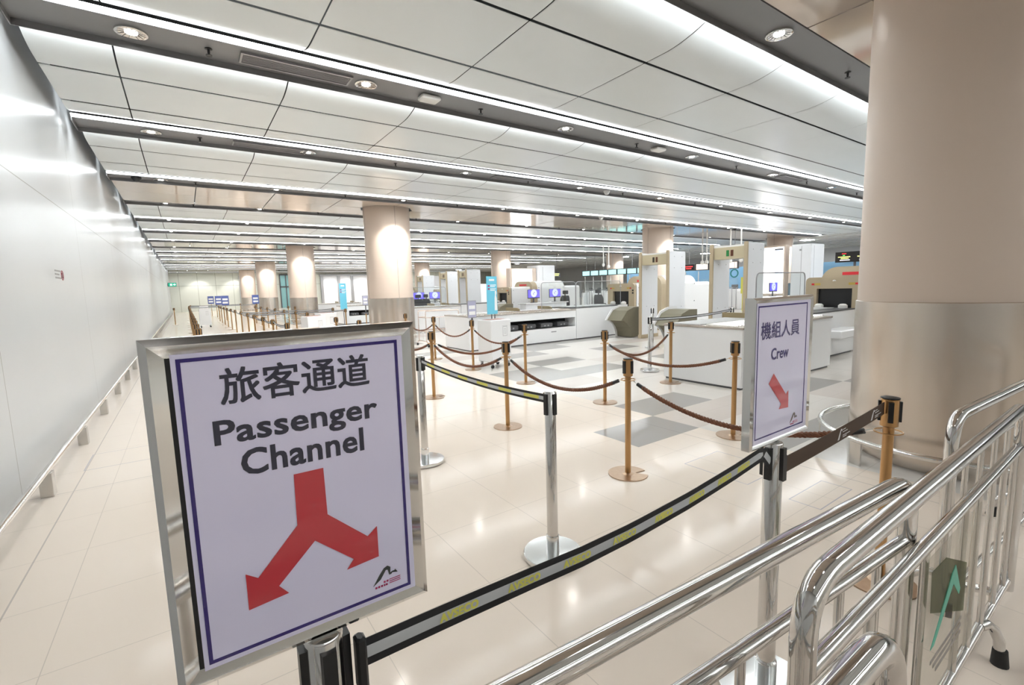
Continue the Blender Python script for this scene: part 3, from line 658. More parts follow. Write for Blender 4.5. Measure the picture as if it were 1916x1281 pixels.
# ================================================================== CROWD BARRIERS
def bend(p0, c, p1, r, n_=7):
    a = (Vector(p0) - Vector(c)).normalized(); b_ = (Vector(p1) - Vector(c)).normalized(); out = []
    A = Vector(c) + a * r; B = Vector(c) + b_ * r
    for i in range(n_ + 1): u = i / n_; out.append(A * (1 - u) ** 2 + Vector(c) * 2 * u * (1 - u) + B * u * u)
    return out
def barrier(x0, y0, x1, y1, lab, H_=1.0, sec=.80, bot=.18, bars=None, feet=(.22, .8), feetlist=None):
    L = math.hypot(x1 - x0, y1 - y0); t = thing('crowd_barrier', lab, 'barrier', (x0, y0, 0), math.atan2(y1 - y0, x1 - x0), 'polished steel crowd barriers')
    r = .0235; tp = H_ - r + .004
    path = [(0, 0, bot - .05)] + bend((0, 0, 0), (0, 0, tp), (L, 0, tp), .11) + bend((0, 0, tp), (L, 0, tp), (L, 0, 0), .11) + [(L, 0, bot - .05)]
    MB().tube(path, r, 16).build('outer_frame', chrome, t)
    MB().tube([(0, 0, sec), (L, 0, sec)], .0175, 12).build('upper_rail', chrome, t)
    MB().tube([(0, 0, bot), (L, 0, bot)], .016, 12).build('bottom_rail', chrome, t)
    for s in (bars or [i * .2 + .15 for i in range(int(L / .2))]): MB().tube([(s, 0, bot), (s, 0, sec)], .0105, 10).build('bar', chrome, t)
    for s, sg, q in (feetlist or [(f * L, g, 1.0) for f in feet for g in (-1, 1)]):
        sg = sg * q; p = [(s, 0, bot), (s, sg * .05, bot + .004), (s, sg * .12, bot - .008), (s, sg * .17, bot - .05), (s, sg * .195, .09), (s, sg * .205, .02)]
        if q < .5: p = [(s - .10, 0, bot), (s - .05, sg * .05, bot - .005), (s - .02, sg * .12, bot - .03), (s - .005, sg * .18, .10), (s, sg * .2, .02)]
        o = MB().tube(p, .0185, 12).build('foot', chrome, t); MB().tube([(s, sg * .198, .065), (s, sg * .206, 0)], [.023, .028], 14).build('rubber_cap', rubber, o)
    return t
bA = barrier(-.38, .555, 1.64, .412, 'steel crowd barrier furthest left, crossing in front of the crew sign stand', bars=[.25, .45, .65, .85, 1.05, 1.25, 1.45, 1.65, 1.85])
bB = barrier(.90, .366, 2.94, .372, 'steel crowd barrier in the middle with a clear placard tied to its bars', bars=[.14, .34, .54, .745, 1.16, 1.345, 1.545, 1.74, 1.93], feetlist=[(1.64, -1, .25), (1.85, 1, .75), (.12, 1, 1.0)])
bC = barrier(-.92, .262, .90, .235, 'steel crowd barrier closest to us, only its rounded top corner showing at the bottom', bars=[.25 + .2 * i for i in range(9)])
bD = barrier(2.50, .505, 4.55, .40, 'steel crowd barrier at the right edge beside the big column', bars=[.2, .4, .6, .8, 1.0, 1.2, 1.4, 1.6, 1.8], feetlist=[(.25, 1, 1.0), (1.65, -1, 1.0), (1.65, 1, 1.0)])
# placard on barrier B: clear sheet with olive field and green stroke
t = thing('placard', 'clear placard with olive patch and green stroke tied to the middle barrier', 'placard', (1.64, .338, 0))
sh = MB().box(-.06, .50, .006, .009, .30, .79).build('clear_sheet', acrylic, t)
MB().prism([(-.035, .746), (.10, .74), (.342, .635), (.351, .464), (-.02, .62)], .0036, .005, 'y').build('olive_field', acrylic_green, sh)
MB().prism([(-.003, .50), (.03, .50), (.19, .625), (.265, .56), (.275, .575), (.201, .680), (.17, .665)], .0016, .003, 'y').build('green_stroke', mat('mint_print', (0.06, 0.42, 0.30), .4), sh)
mb = MB()
for k in range(3): mb.box(.02 + .03 * k, .34, .0045, .0055, .44 - .025 * k, .452 - .025 * k)
mb.build('printed_lines', mat('grey_print', (0.3, 0.27, 0.24), .5), sh)

# ================================================================== SCREENING LANES
def table(x0, x1, yf, lab, recess=None, top=.90, dy=1.3, shelves=True, ov=0.0):
    t = thing('screening_counter', lab, 'counter', (x0, yf, 0), group='white screening counters'); L = x1 - x0
    mb = MB()
    if recess:
        a, c, z0, z1 = recess; a -= x0; c -= x0
        mb.box(0, L, .0, dy, .03, z0); mb.box(0, a, 0, dy, z0, top - .03); mb.box(c, L, 0, dy, z0, top - .03); mb.box(a, c, 0, dy, z1, top - .03); mb.box(a, c, dy - .05, dy, z0, z1)
        mb.build('cabinet', white, t)
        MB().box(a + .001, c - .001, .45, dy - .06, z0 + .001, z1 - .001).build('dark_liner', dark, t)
        for k in range(4):
            x = a + .08 + k * (c - a - .1) / 4
            MB().bbox(x, x + .42, .06, .40, z0 + .03, z0 + .15, .02).build('tray', darkgrey, t); MB().box(x + .10, x + .16, .055, .06, z0 + .06, z0 + .09).box(x + .22, x + .27, .055, .06, z0 + .055, z0 + .10).build('tray_label', grey, t)
        MB().box(c - .9 - 0, c - .72, -.004, 0, z0 - .12, z0 - .09).build('flap_handle', grey, t)
    else:
        mb.bbox(0, L, 0, dy, .03, top - .03, .006).build('cabinet', white, t)
    MB().box(.02, L - .02, .03, dy - .03, 0, .03).build('plinth', darkgrey, t)
    MB().box(-.01, L, -.01, dy + .01, top - .03, top).build('worktop_edge', mat('worktop_trim', (0.55, 0.50, 0.45), .25, .6), t)
    mb = MB(); k = 0
    while .1 + k * .09 < L - .05: mb.tube([(.1 + k * .09, .12, top + .004), (.1 + k * .09, .62, top + .004)], .018, 8); k += 1
    mb.build('roller_bed', steel2, t)
    MB().box(.05, L - .05, .70, dy - .1, top, top + .012).build('belt_surface', mat('pale_conveyor', (0.5, 0.5, 0.5), .4), t)
    if shelves:
        for x in (L * .55, L * .88):
            MB().prism([(.62, top), (dy - .05, top), (dy - .05, top + .10), (.72, top + .10), (.62, top + .07)], x, x + .05, 'x').build('divider', tan_dark, t)
    return t
def side_table(x0, x1, yf, lab, top=.95, dy=1.2):
    t = thing('conveyor_cabinet', lab, 'cabinet', (x0, yf, 0), group='white conveyor cabinets'); L = x1 - x0
    MB().bbox(0, L, 0, dy, .03, top - .025, .006).build('cabinet', white, t); MB().box(.02, L - .02, .03, dy - .03, 0, .03).build('plinth', darkgrey, t)
    MB().box(-.005, L + .005, -.005, dy + .005, top - .025, top).build('worktop_edge', darkgrey, t)
    MB().box(.1, L - .1, .35, dy - .15, top, top + .01).build('belt_surface', mat('pale_conveyor', (0.5, 0.5, 0.5), .4), t)
    return t
def xray(x, y0, y1, lab, body=(2.9,), top=1.58, ztop=1.82):
    t = thing('x_ray_machine', lab, 'x-ray machine', (x, y0, 0), group='tan and white x-ray machines'); W = y1 - y0; d1 = 1.15; c = W / 2
    # intake hood with tunnel opening, front face towards -X
    oy0, oy1, oz0, oz1 = c - .34, c + .34, .80, 1.33
    out = rrect(0, W, .28, top, .09, 4, (0, 0, 1, 1))
    mb = MB()
    mb.box(0, .09, 0, oy0, .28, top - .09); mb.box(0, .09, oy1, W, .28, top - .09); mb.box(0, .09, oy0, oy1, .28, oz0); mb.box(0, .09, oy0, oy1, oz1, top - .09)
    mb.prism([(0, top - .09)] + [(W - 0, top - .09)] + [(W - .09 + .09 * math.cos(a), top - .09 + .09 * math.sin(a)) for a in [PI / 2 * i / 5 for i in range(1, 6)]] + [(.09 + .09 * math.cos(a), top - .09 + .09 * math.sin(a)) for a in [PI / 2 + PI / 2 * i / 5 for i in range(0, 5)]], 0, .09, 'x')
    mb.build('intake_face', tan, t)
    MB().box(.10, .12, oy0, oy1, oz0, oz1).build('lead_curtain', black, t)
    m2 = MB(); m2.prism([(0.0, .0), (W, .0), (W, top - .09)] + [(W - .09 + .09 * math.cos(a), top - .09 + .09 * math.sin(a)) for a in [PI / 2 * i / 5 for i in range(1, 6)]] + [(.09 + .09 * math.cos(a), top - .09 + .09 * math.sin(a)) for a in [PI / 2 + PI / 2 * i / 5 for i in range(0, 6)]], .12, d1, 'x'); m2.build('intake_hood', white, t)
    for yy, mm in ((c - .42, red_m), (c + .42, red_m)): MB().box(-.012, 0, yy - .025, yy + .025, top - .17, top - .13).build('emergency_button', mm, t)
    for yy in (c - .33, c + .33): MB().box(-.004, 0, yy - .06, yy + .06, top - .175, top - .125).build('button_label', mat('yellow_label', (0.5, 0.36, 0.08), .4), t)
    MB().lathe(0, 0, [(.035, 0), (.03, .02), (0, .03)], 12).build('status_lamp', offwhite, t, (-.0, c, top - .09))
    for yy in (oy0 + .12, oy1 - .10): MB().lathe(0, 0, [(.085, -.04), (.085, .02), (.05, .05), (0, .055)], 16).build('guide_knob', offwhite, t, (-.10, yy, .955))
    for zz in (1.25, 1.33): MB().box(-.005, 0, .03, .09, zz, zz + .05).build('control_key', black, t)
    # main body: tan arch band, then white cabinet
    b0 = d1; e = .16; H2 = ztop; rr = .35
    def arch(y_a, y_b, z, r_): return [(y_a, 0), (y_b, 0), (y_b, z - r_)] + [(y_b - r_ + r_ * math.cos(a), z - r_ + r_ * math.sin(a)) for a in [PI / 2 * i / 8 for i in range(1, 9)]] + [(y_a + r_ + r_ * math.cos(a), z - r_ + r_ * math.sin(a)) for a in [PI / 2 + PI / 2 * i / 8 for i in range(0, 9)]]
    MB().prism(arch(-e, W + e, H2, rr), b0, b0 + .28, 'x', smooth=False).build('arch_band', tan, t)
    MB().prism(arch(-e + .01, W + e - .01, H2 + .005, rr), b0 + .28, b0 + 1.9, 'x').build('main_cabinet', white, t)
    MB().prism(arch(0, W, top, .12), b0 + 1.9, b0 + 3.0, 'x').build('exit_hood', white, t)
    MB().bbox(b0 - .012, b0, c - .28, c + .28, H2 - .2, H2 - .13, .004).build('red_bar', red_m, t)
    mb = MB()
    for xx in (b0 + .35, b0 + 1.8):
        for zz in (.9, 1.5): mb.box(xx, xx + .03, -e - .002, -e + .01, zz, zz + .03)
    for xx in (.2, d1 - .1):
        for zz in (.9, 1.42): mb.box(xx, xx + .025, -.004, .0, zz, zz + .025)
    mb.build('panel_screws', darkgrey, t)
    return t
def monitor(x, y, z, lab, w_=.62, h_=.37, rz=0.0):
    t = thing('monitor', lab, 'monitor', (x, y, z), rz, 'blue operator monitors')
    MB().bbox(-w_ / 2, w_ / 2, 0, .04, .18, .18 + h_, .006).build('casing', darkgrey, t)
    s = MB().box(-w_ / 2 + .015, w_ / 2 - .015, -.003, 0, .225, .18 + h_ - .015).build('screen', screen_blue, t)
    MB().lathe(0, 0, [(0, 0), (.16, 0)], 20, cap=False).build('screen_glow', screen_glow, s)
    g = COL.objects[-1]; g.rotation_euler = (PI / 2, 0, 0); g.location = (0, -.004, .395)
    mb = MB(); mb.box(-.045, .045, -.006, -.0055, .35, .44); mb.build('screen_mark', darkgrey, s); MB().box(-.005, .04, -.008, -.0075, .36, .405).box(-.035, -.012, -.008, -.0075, .40, .435).build('screen_mark_white', screen_white, s)
    MB().box(-.03, .03, .015, .05, .02, .25).build('stand', darkgrey, t); MB().bbox(-.12, .12, -.06, .12, 0, .02, .006).build('foot_plate', darkgrey, t)
    return t
def chair(x, y, lab, rz):
    t = thing('office_chair', lab, 'chair', (x, y, 0), rz, 'black mesh operator chairs')
    MB().bbox(-.25, .25, -.25, .25, .44, .53, .02).build('seat', mesh_fab, t)
    pr = []
    for i in range(9): u = i / 8; pr.append((u * .58 + .56, .22 + .05 * math.sin(u * 3)))
    mb = MB(); w0 = [.17, .21, .23, .24, .24, .235, .23, .21, .17]
    vs = [];
    for (z, yy), w_ in zip(pr, w0): vs += [(-w_, yy, z), (0, yy + .03, z), (w_, yy, z), (w_, yy + .03, z), (0, yy + .06, z), (-w_, yy + .03, z)]
    fs = []
    for i in range(8):
        for k in range(6): q = (k + 1) % 6; fs.append((i * 6 + k, i * 6 + q, i * 6 + 6 + q, i * 6 + 6 + k))
    fs += [(0, 5, 4, 3, 2, 1), tuple(range(48, 54))]; mb.add(vs, fs, True).build('backrest', mesh_fab, t)
    MB().bbox(-.14, .14, .20, .26, 1.20, 1.36, .02).build('headrest', mesh_fab, t)
    MB().box(-.02, .02, .25, .28, 1.1, 1.25).build('headrest_post', black, t)
    for s in (-1, 1): MB().tube([(s * .26, .1, .5), (s * .30, .1, .62), (s * .30, -.02, .70), (s * .30, -.18, .70)], .018, 8).build('armrest', black, t)
    MB().lathe(0, 0, [(.03, .08), (.03, .44)], 12).build('gas_lift', darkgrey, t)
    mb = MB()
    for k in range(5): a = k * 2 * PI / 5; mb.tube([(0, 0, .1), (.28 * math.cos(a), .28 * math.sin(a), .07)], .018, 6); mb.lathe(.28 * math.cos(a), .28 * math.sin(a), [(.025, 0), (.025, .06)], 8)
    mb.build('star_base', black, t)
    return t
def screen_panel(x0, x1, y, z0, z1, lab):
    t = thing('glass_screen', lab, 'glass screen', (x0, y, 0), group='clear glass screens'); L = x1 - x0
    MB().box(.01, L - .01, -.004, .004, z0, z1 - .01).build('pane', glass, t)
    pts = [(0, 0, z0)] + bend((0, 0, z0), (0, 0, z1), (L, 0, z1), .10) + bend((0, 0, z1), (L, 0, z1), (L, 0, z0), .10) + [(L, 0, z0)]
    MB().tube(pts, .009, 8).build('edge_tube', grey, t)
    return t
def portal(x, y0, y1, lab, active):
    t = thing('metal_detector', lab, 'metal detector', (x, y0, 0), group='walk-through metal detectors'); W = y1 - y0; D = .72; H_ = 2.40; th = .08
    for a in (0, W - th):
        MB().bbox(.03, D, a, a + th, .03, H_, .008).build('side_panel', white2, t)
        MB().bbox(-.02, .03, a - .005, a + th + .005, 0, H_ + .03, .01).build('tan_edge', tan, t)
        MB().bbox(-.03, D + .02, a - .02, a + th + .02, 0, .10, .008).build('foot_plate', tan, t)
        mb = MB()
        for zz in (2.25, 1.95, .9):
            for xx in (.22, .55): mb.box(xx, xx + .02, a - .002, a + th + .002, zz, zz + .02)
        mb.build('panel_screws', grey, t)
    MB().box(.03, .40, th, W - th, H_ - .33, H_ - .06).build('crossbar', beam_tan, t)
    MB().box(.03, .5, th, W - th, H_ - .06, H_ - .02).build('crossbar_cover', offwhite, t)
    c = th + (W - 2 * th) * .42
    MB().box(.024, .03, c - .045, c + .02, H_ - .27, H_ - .13).build('signal_lamp', led_red if False else mat('dark_red_lamp', (.12, .04, .02), .3), t)
    MB().box(.024, .03, c + .06, c + .125, H_ - .27, H_ - .13).build('signal_lamp', mat('green_lamp', (.02, .2, .05), .3) if active else mat('dark_lamp', (.04, .03, .02), .3), t)
    return t
def console(x, y, lab, w_=.55):
    t = thing('divesting_console', lab, 'console', (x, y, 0), group='white and olive faceted consoles')
    arc = [(.44 - .0, .0)] ; side = [(0, .52), (.28, .86), (.60, .95), (.95, .95), (.95, 0), (.44, 0), (.42, .14), (.36, .28), (.26, .40), (.13, .49)]
    for a in (w_,):
        MB().prism(side, a, a + .03, 'y').build('side_plate', white, t)
    body = [(.06, .52), (.32, .80), (.60, .89), (.93, .89), (.93, .02), (.50, .02), (.48, .16), (.42, .30), (.30, .43), (.18, .51)]
    MB().prism(body, 0, w_, 'y').build('olive_body', olive, t)
    return t
# lane 1 (nearest, right)
table(6.38, 9.25, 3.54, 'nearest white screening counter, left of and behind the crew sign', None, .90, 1.32)
side_table(9.27, 11.55, 4.0, 'white cabinet between the nearest counter and its x-ray machine', .92, 1.0)
tag(MB().bbox(9.9, 10.9, 3.62, 3.98, .42, .58, .02).build('low_shelf', white, None), 'low white shelf between crew sign and big column', 'shelf')
xray(11.6, 3.86, 5.0, 'tan and white x-ray machine right of the crew sign, nearest of all')
# lane 2
table(5.70, 9.25, 10.10, 'long white counter with a dark recess of trays behind the bronze posts', (6.75, 9.22, .40, .66), .88, 1.3)
side_table(9.27, 11.2, 10.10, 'white cabinet right of the tray recess, against the middle x-ray machine', .93, 1.15)
xray(11.8, 10.14, 11.29, 'tan and white x-ray machine left of the walk-through detectors')
# lane 3
table(7.2, 9.25, 17.0, 'white counter behind the tray trolley and blue banner', None, .90, 1.3)
side_table(9.27, 11.5, 17.0, 'white cabinet left of the small tan x-ray machine in the middle', .95, 1.15)
xray(11.7, 17.03, 18.14, 'tan and white x-ray machine in the middle, right of the blue banner')
# lane 4, 5
table(6.35, 9.25, 23.6, 'distant white counter with dark recess seen between two columns', (6.6, 9.0, .40, .66), .90, 1.3)
side_table(9.27, 11.5, 23.6, 'distant white cabinet just right of the large mid-hall column', .95, 1.15)
xray(11.75, 23.65, 24.8, 'distant x-ray machine behind the left row of monitors')
table(6.35, 9.25, 30.2, 'far white counter seen behind the second column', None, .90, 1.3); xray(11.75, 30.25, 31.4, 'far x-ray machine between second and third columns')
for i, (x, y, lab) in enumerate([(11.95, 15.6, 'left of the two blue monitors in front of the middle x-ray machine'), (13.1, 15.6, 'right of the two blue monitors, beside the black chair'),
                                 (9.75, 22.3, 'blue monitor at the right edge of the large column'), (10.6, 22.2, 'blue monitor between the dark chairs left of the tall detectors'),
                                 (9.9, 28.6, 'distant blue monitor left of the large column'), (21.9, 14.85, 'blue monitor seen through the gap between the walk-through detectors'), (19.6, 9.65, 'blue monitor low on the bright light box above the crew sign')]):
    monitor(x, y, .90, lab)
def desk(x, y, L, lab):
    t = thing('operator_desk', lab, 'desk', (x, y, 0), group='white operator desks'); MB().bbox(0, L, 0, .6, .86, .90, .01).build('desk_top', white, t); MB().box(.05, L - .05, .1, .5, 0, .86).build('desk_body', white2, t)
desk(11.4, 15.4, 2.3, 'white operator desk under the two central monitors'); desk(9.3, 22.0, 1.8, 'white operator desk right of the large column'); desk(9.5, 28.4, .9, 'small operator desk in the distance left of the large column')
desk(21.4, 14.6, 1.0, 'small desk under the monitor between the detectors'); desk(19.2, 9.4, .9, 'small desk under the monitor beside the light box')
for x, y, lab, rz in [(14.1, 15.9, 'black mesh chair right beside the central monitors', 1.9), (15.1, 15.2, 'left of the pair of black mesh chairs behind the glass screen', 2.9), (16.4, 15.6, 'right of the pair of black mesh chairs behind the glass screen', 3.3),
                      (8.9, 20.6, 'dark operator chair just right of the large column', 3.0), (9.6, 21.5, 'dark operator chair by the small monitors left of the detectors', 3.4), (9.2, 28.0, 'distant dark chair left of the large column', 3.0)]:
    chair(x, y, lab, rz)
screen_panel(8.02, 9.27, 10.13, .93, 1.67, 'left glass screen standing on the long white counter'); screen_panel(9.29, 11.15, 10.13, .93, 1.67, 'right glass screen standing on the white cabinet')
screen_panel(6.85, 8.36, 3.62, .90, 1.66, 'rounded glass screen rising behind the crew sign'); screen_panel(6.9, 8.6, 17.03, .90, 1.66, 'glass screen behind the blue banner')
portal(10.68, 8.0, 9.0, 'walk-through metal detector left of the pair, by the middle lane', False); portal(10.42, 5.72, 6.64, 'walk-through metal detector right of the pair, with green lamp', True)
portal(10.3, 18.3, 19.1, 'distant metal detector behind the blue banner, right one', False); portal(10.3, 20.2, 21.0, 'distant metal detector left of the blue banner', False)
portal(11.4, 25.4, 26.3, 'far metal detector beside the large column', False); portal(11.0, 27.8, 28.7, 'farthest metal detector between the columns', False)
console(10.12, 9.22, 'white and olive console at the foot of the left detector'); console(9.55, 7.0, 'white and olive console between the two walk-through detectors', .6); console(10.3, 16.1, 'small olive console behind the blue banner')

# white bins on castors
def bin_(x, y, rz, lab):
    t = thing('bin', lab, 'bin', (x, y, 0), rz, 'white bins on castors')
    b_ = MB(); b_.bbox(-.25, .25, -.22, .22, .12, .94, .012); b_.build('body', white, t)
    MB().box(-.2, .2, -.08, .12, .937, .943).build('top_opening', mat('rust_red_lining', (.35, .12, .07), .5), t)
    mb = MB(); y_ = -.2215; mb.box(.04, .15, y_, y_ + .001, .62, .626).box(.04, .15, y_, y_ + .001, .80, .806).box(.04, .045, y_, y_ + .001, .62, .80).box(.145, .15, y_, y_ + .001, .62, .80).box(.03, .16, y_, y_ + .001, .815, .82).box(.075, .115, y_, y_ + .001, .66, .664).box(.075, .115, y_, y_ + .001, .76, .764).box(.075, .079, y_, y_ + .001, .66, .76).box(.111, .115, y_, y_ + .001, .66, .76)
    mb.build('bin_icon', grey, t)
    for sx in (-1, 1):
        for sy in (-1, 1):
            o = MB().box(sx * .2 - .02, sx * .2 + .02, sy * .17 - .02, sy * .17 + .02, .07, .12).build('castor', grey, t)
            mb = MB(); mb.lathe(0, 0, [(.035, -.012), (.035, .012)], 14); w_ = mb.build('wheel', black, o); w_.rotation_euler = (PI / 2, 0, 0); w_.location = (sx * .2, sy * .17, .035)
bin_(4.98, 7.82, .10, 'tall white bin on castors in front of the long white counter')
bin_(.78, 28.6, 0, 'white bin in the far queue near the left wall'); bin_(3.55, 15.3, .2, 'white bin above the big sign, left of the crossed belts'); bin_(2.85, 13.7, .2, 'white bin above the big sign, leftmost of the two'); bin_(1.0, 37.6, 0, 'tiny white bin at the far end of the queue')

# tray trolley
t = thing('tray_trolley', 'steel tube tray trolley with black castors left of the blue banner', 'trolley', (5.37, 11.9, 0), 0)
for yy in (0, .5):
    MB().tube([(0, yy, .12), (0, yy, .95)] + [(.02, yy, .98), (1.0, yy, .98), (1.02, yy, .95), (1.02, yy, .12)], .014, 8).build('end_frame', mat('rose_steel', (.75, .62, .55), .25, 1.0), t)
rose = MATS['rose_steel']
for z in (.8, .42): MB().tube([(0, 0, z), (1.02, 0, z), (1.02, .5, z), (0, .5, z), (0, 0, z)], .010, 8).build('shelf_rail', rose, t)
for x in (.2, .4, .6, .8): MB().tube([(x, 0, .42), (x, 0, .8)], .007, 6).build('upright', rose, t)
MB().box(.02, 1.0, .01, .03, .82, .96).build('top_panel', white, t)
for x in (0, 1.02):
    MB().tube([(x, -.12, .07), (x, -.1, .11), (x, 0, .14), (x, .5, .14), (x, .6, .11), (x, .62, .07)], .012, 8).build('foot_arch', rose, t)
    for yy in (-.12, .62): MB().lathe(x, yy, [(.012, .07), (.03, .06), (.03, 0)], 10).build('castor', black, t)
# banners and small signs
def banner(x, y, z0, z1, w_, lab, fig=True):
    t = thing('banner_stand', lab, 'banner', (x, y, 0), group='sky blue banner stands')
    f = MB().box(0, w_, 0, .01, z0, z1).build('banner_face', banner_blue, t)
    mb = MB(); h = z1 - z0
    for i, (a, c, zz, hh) in enumerate([(.25, .75, .88, .05), (.35, .9, .76, .02), (.35, .8, .72, .02), (.35, .9, .66, .02), (.35, .8, .62, .02)]): mb.box(w_ * a, w_ * c, -.002, -.0005, z0 + h * zz, z0 + h * (zz + hh))
    mb.build('white_print', white_print, f)
    mb = MB()
    for zz in (.73, .65): mb.box(w_ * .12, w_ * .30, -.002, -.0005, z0 + h * zz, z0 + h * (zz + .04))
    mb.build('red_print', red_small, f)
    if fig: MB().prism([(w_ * .72, z0 + h * .1), (w_ * .98, z0 + h * .1), (w_ * .95, z0 + h * .42), (w_ * .88, z0 + h * .5), (w_ * .95, z0 + h * .56), (w_ * .88, z0 + h * .63), (w_ * .78, z0 + h * .6), (w_ * .78, z0 + h * .5), (w_ * .74, z0 + h * .42)], -.002, -.0005, 'y').build('pale_figure_print', white_print, f)
    for xx in (w_ * .45, w_ * .75): MB().box(xx - .012, xx + .012, .012, .03, .01, z1).build('post', darkgrey, t)
    MB().bbox(-.15, w_ + .05, -.12, .2, 0, .02, .006).build('base_plate', darkgrey, t)
banner(6.03, 9.75, .92, 1.84, .30, 'sky blue banner stand with white print by the left end of the long counter')
banner(6.15, 24.4 - 1.0, .75, 2.0, .32, 'distant sky blue banner stand seen between two columns', False)
def small_sign(x, y, z0, z1, w_, lab, face, group='small post signs'):
    t = thing('post_sign', lab, 'sign', (x, y, 0), group=group)
    MB().box(-w_ / 2, w_ / 2, -.01, .012, z0, z1).build('sign_frame', grey, t)
    f = MB().box(-w_ / 2 + .01, w_ / 2 - .01, -.013, -.0105, z0 + .01, z1 - .01).build('sign_face', face, t); h = z1 - z0
    mb = MB()
    for a, c in ((.18, .38), (.52, .72)): mb.box(-w_ * .35, w_ * .35, -.016, -.0135, z0 + h * a, z0 + h * c)
    mb.build('white_print', white_print, f)
    MB().box(-.012, .012, -.008, .008, .958, z0 + .01).build('sign_stem', darkgrey, t)
pale_face = mat('pale_lilac_face', (.45, .45, .60), .4); blue_face = mat('blue_sign_face', (.10, .14, .40), .4)
small_sign(4.475, 7.80, 1.00, 1.33, .19, 'small framed notice on the bronze post beside the white bin', pale_face)
small_sign(4.06, 12.9, 1.19, 1.455, .15, 'small grey notice in front of the left edge of the large column', pale_face)
MB().lathe(4.06, 12.9, [(.12, 0), (.12, .01), (.015, .02), (.015, .96)], 14).build('notice_post', bronze, None)
COL.objects[-1]['label'] = 'thin bronze post under the small grey notice by the large column'; COL.objects[-1]['category'] = 'post'
for x, y, w_, lab in [(2.1, 34.9, .42, 'blue and white sign in the far queue, right of the pair'), (1.70, 44.3, .42, 'leftmost blue and white sign in the far queue'), (1.95, 39.0, .42, 'blue and white sign in the far queue between two others'), (3.95, 36.2, .42, 'blue and white sign in front of the distant third column')]:
    small_sign(x, y, .97, 1.58, w_, lab, blue_face, 'blue signs in the far queue')
    o = MB().lathe(x, y, [(.14, 0), (.14, .01), (.02, .02), (.02, .96)], 12).build('sign_post', bronze, None); tag(o, 'bronze post under the ' + lab, 'post', 'posts of the far blue signs')
# exit sign and wall notice
t = thing('exit_sign', 'green running man exit sign high on the left wall at the far end', 'sign', (-1.04, 53, 0))
MB().bbox(-.1, .55, -.05, .05, 2.55, 2.90, .01).build('housing', darkgrey, t); f = MB().box(-.05, .54, -.056, -.051, 2.57, 2.88).build('green_face', exit_green, t)
m_ = MB(); m_.box(.08, .22, -.06, -.057, 2.64, 2.80).prism([(.30, 2.70), (.40, 2.70), (.40, 2.63), (.50, 2.73), (.40, 2.82), (.40, 2.75), (.30, 2.75)], -.06, -.057, 'y').build('white_symbol', led_white, f)
MB().box(-.14, -.1, -.02, .02, 2.6, 2.8).build('wall_bracket', grey, t)
t = thing('wall_notice', 'grey wall lettering with round red prohibition symbol on the left wall', 'sign', (XW + .001, 7.3, 1.83))
fnw = lambda u, v: Vector((.0015, u, v)); gp = mat('grey_wall_print', (.3, .3, .3), .5)
for a, c, z in ((0, .30, .055), (0, .22, .015), (0, .30, -.025)):
    MB().box(0, .0015, a, a + (c - a), z, z + .018).build('lettering_line', gp, t)
pts = [(.0, .38 + .055 * math.cos(2 * PI * i / 28), .02 + .055 * math.sin(2 * PI * i / 28)) for i in range(28)]
MB().tube(pts, .004, 6, closed=True).tube([(0, .34, .06), (0, .42, -.02)], .003, 6).build('red_circle', mat('wall_red', (.35, .05, .07), .5), t); MB().box(0, .002, .367, .393, -.01, .05).build('black_symbol', black, t)

# ================================================================== FAR RIGHT HALL
def lightbox(x0, x1, y, z0, z1, lab, axis='y', cont=False):
    t = thing('light_box', lab, 'light box', (0, 0, 0), group='glowing light boxes')
    if axis == 'y':
        MB().box(x0 - .2, x1 + .36, y, y + .4, 0, z1 + .06).build('casing', colm, t); MB().box(x0, x1, y - .02, y - .002, z0, z1).build('glowing_face', lightbox_m, t)
    else:
        MB().box(y, y + .4, x0 - .1, x1 + .2, 0, z1 + .1).build('casing', colm, t); f = MB().box(y - .02, y - .002, x0, x1, z0, z1).build('glowing_face', lightbox_m, t)
        w_ = x1 - x0; f2 = MB().box(y - .026, y - .021, x0 + .02, x0 + w_ * .30, z0 + .2, z0 + (z1 - z0) * .55); f2.box(y - .026, y - .021, x0 + .02, x0 + w_ * .33, z1 - .55, z1 - .12); f2.build('printed_picture', lightbox_b, f)
        MB().box(y - .03, y - .027, x0 + .02, x0 + w_ * .33, z1 - .16, z1 - .08).build('dark_caption', darkgrey, f)
lightbox(18.06, 19.71, 25.9, 1.2, 2.78, 'white light box in a tan frame behind the middle x-ray machine')
lightbox(18.4, 18.95, 42.0, 1.2, 2.87, 'small distant light box right of the large column')
lightbox(13.05, 14.5, 27.5, .8, 3.37, 'big bright advertising light box right of the detectors', 'x')
def block(x0, x1, y0, y1, h, lab, name='white_cabinet', cat='cabinet'):
    t = thing(name, lab, cat, (0, 0, 0), group='tall white cabinets'); MB().bbox(x0, x1, y0, y1, 0, h, .02).build('carcass', white2, t)
    MB().box(x0 - .004, x0, y0 + (y1 - y0) * .48, y0 + (y1 - y0) * .5, .1, h - .1).box(x0 + .3, x0 + .32, y0 - .004, y0, .1, h - .1).build('door_gap', grey, t)
    MB().box(x0 - .004, x0, y0 + .5, y0 + .6, h - .35, h - .25).build('number_plate', grey, t)
block(20.12, 21.5, 25.6, 27.0, 3.02, 'white cabinet block right of the tan framed light box')
block(19.36, 20.7, 42.0, 44.0, 2.9, 'distant white block right of the large column')
block(27.4, 28.9, 11.6, 12.6, 3.42, 'tall white cabinet at the right in front of the beige column')
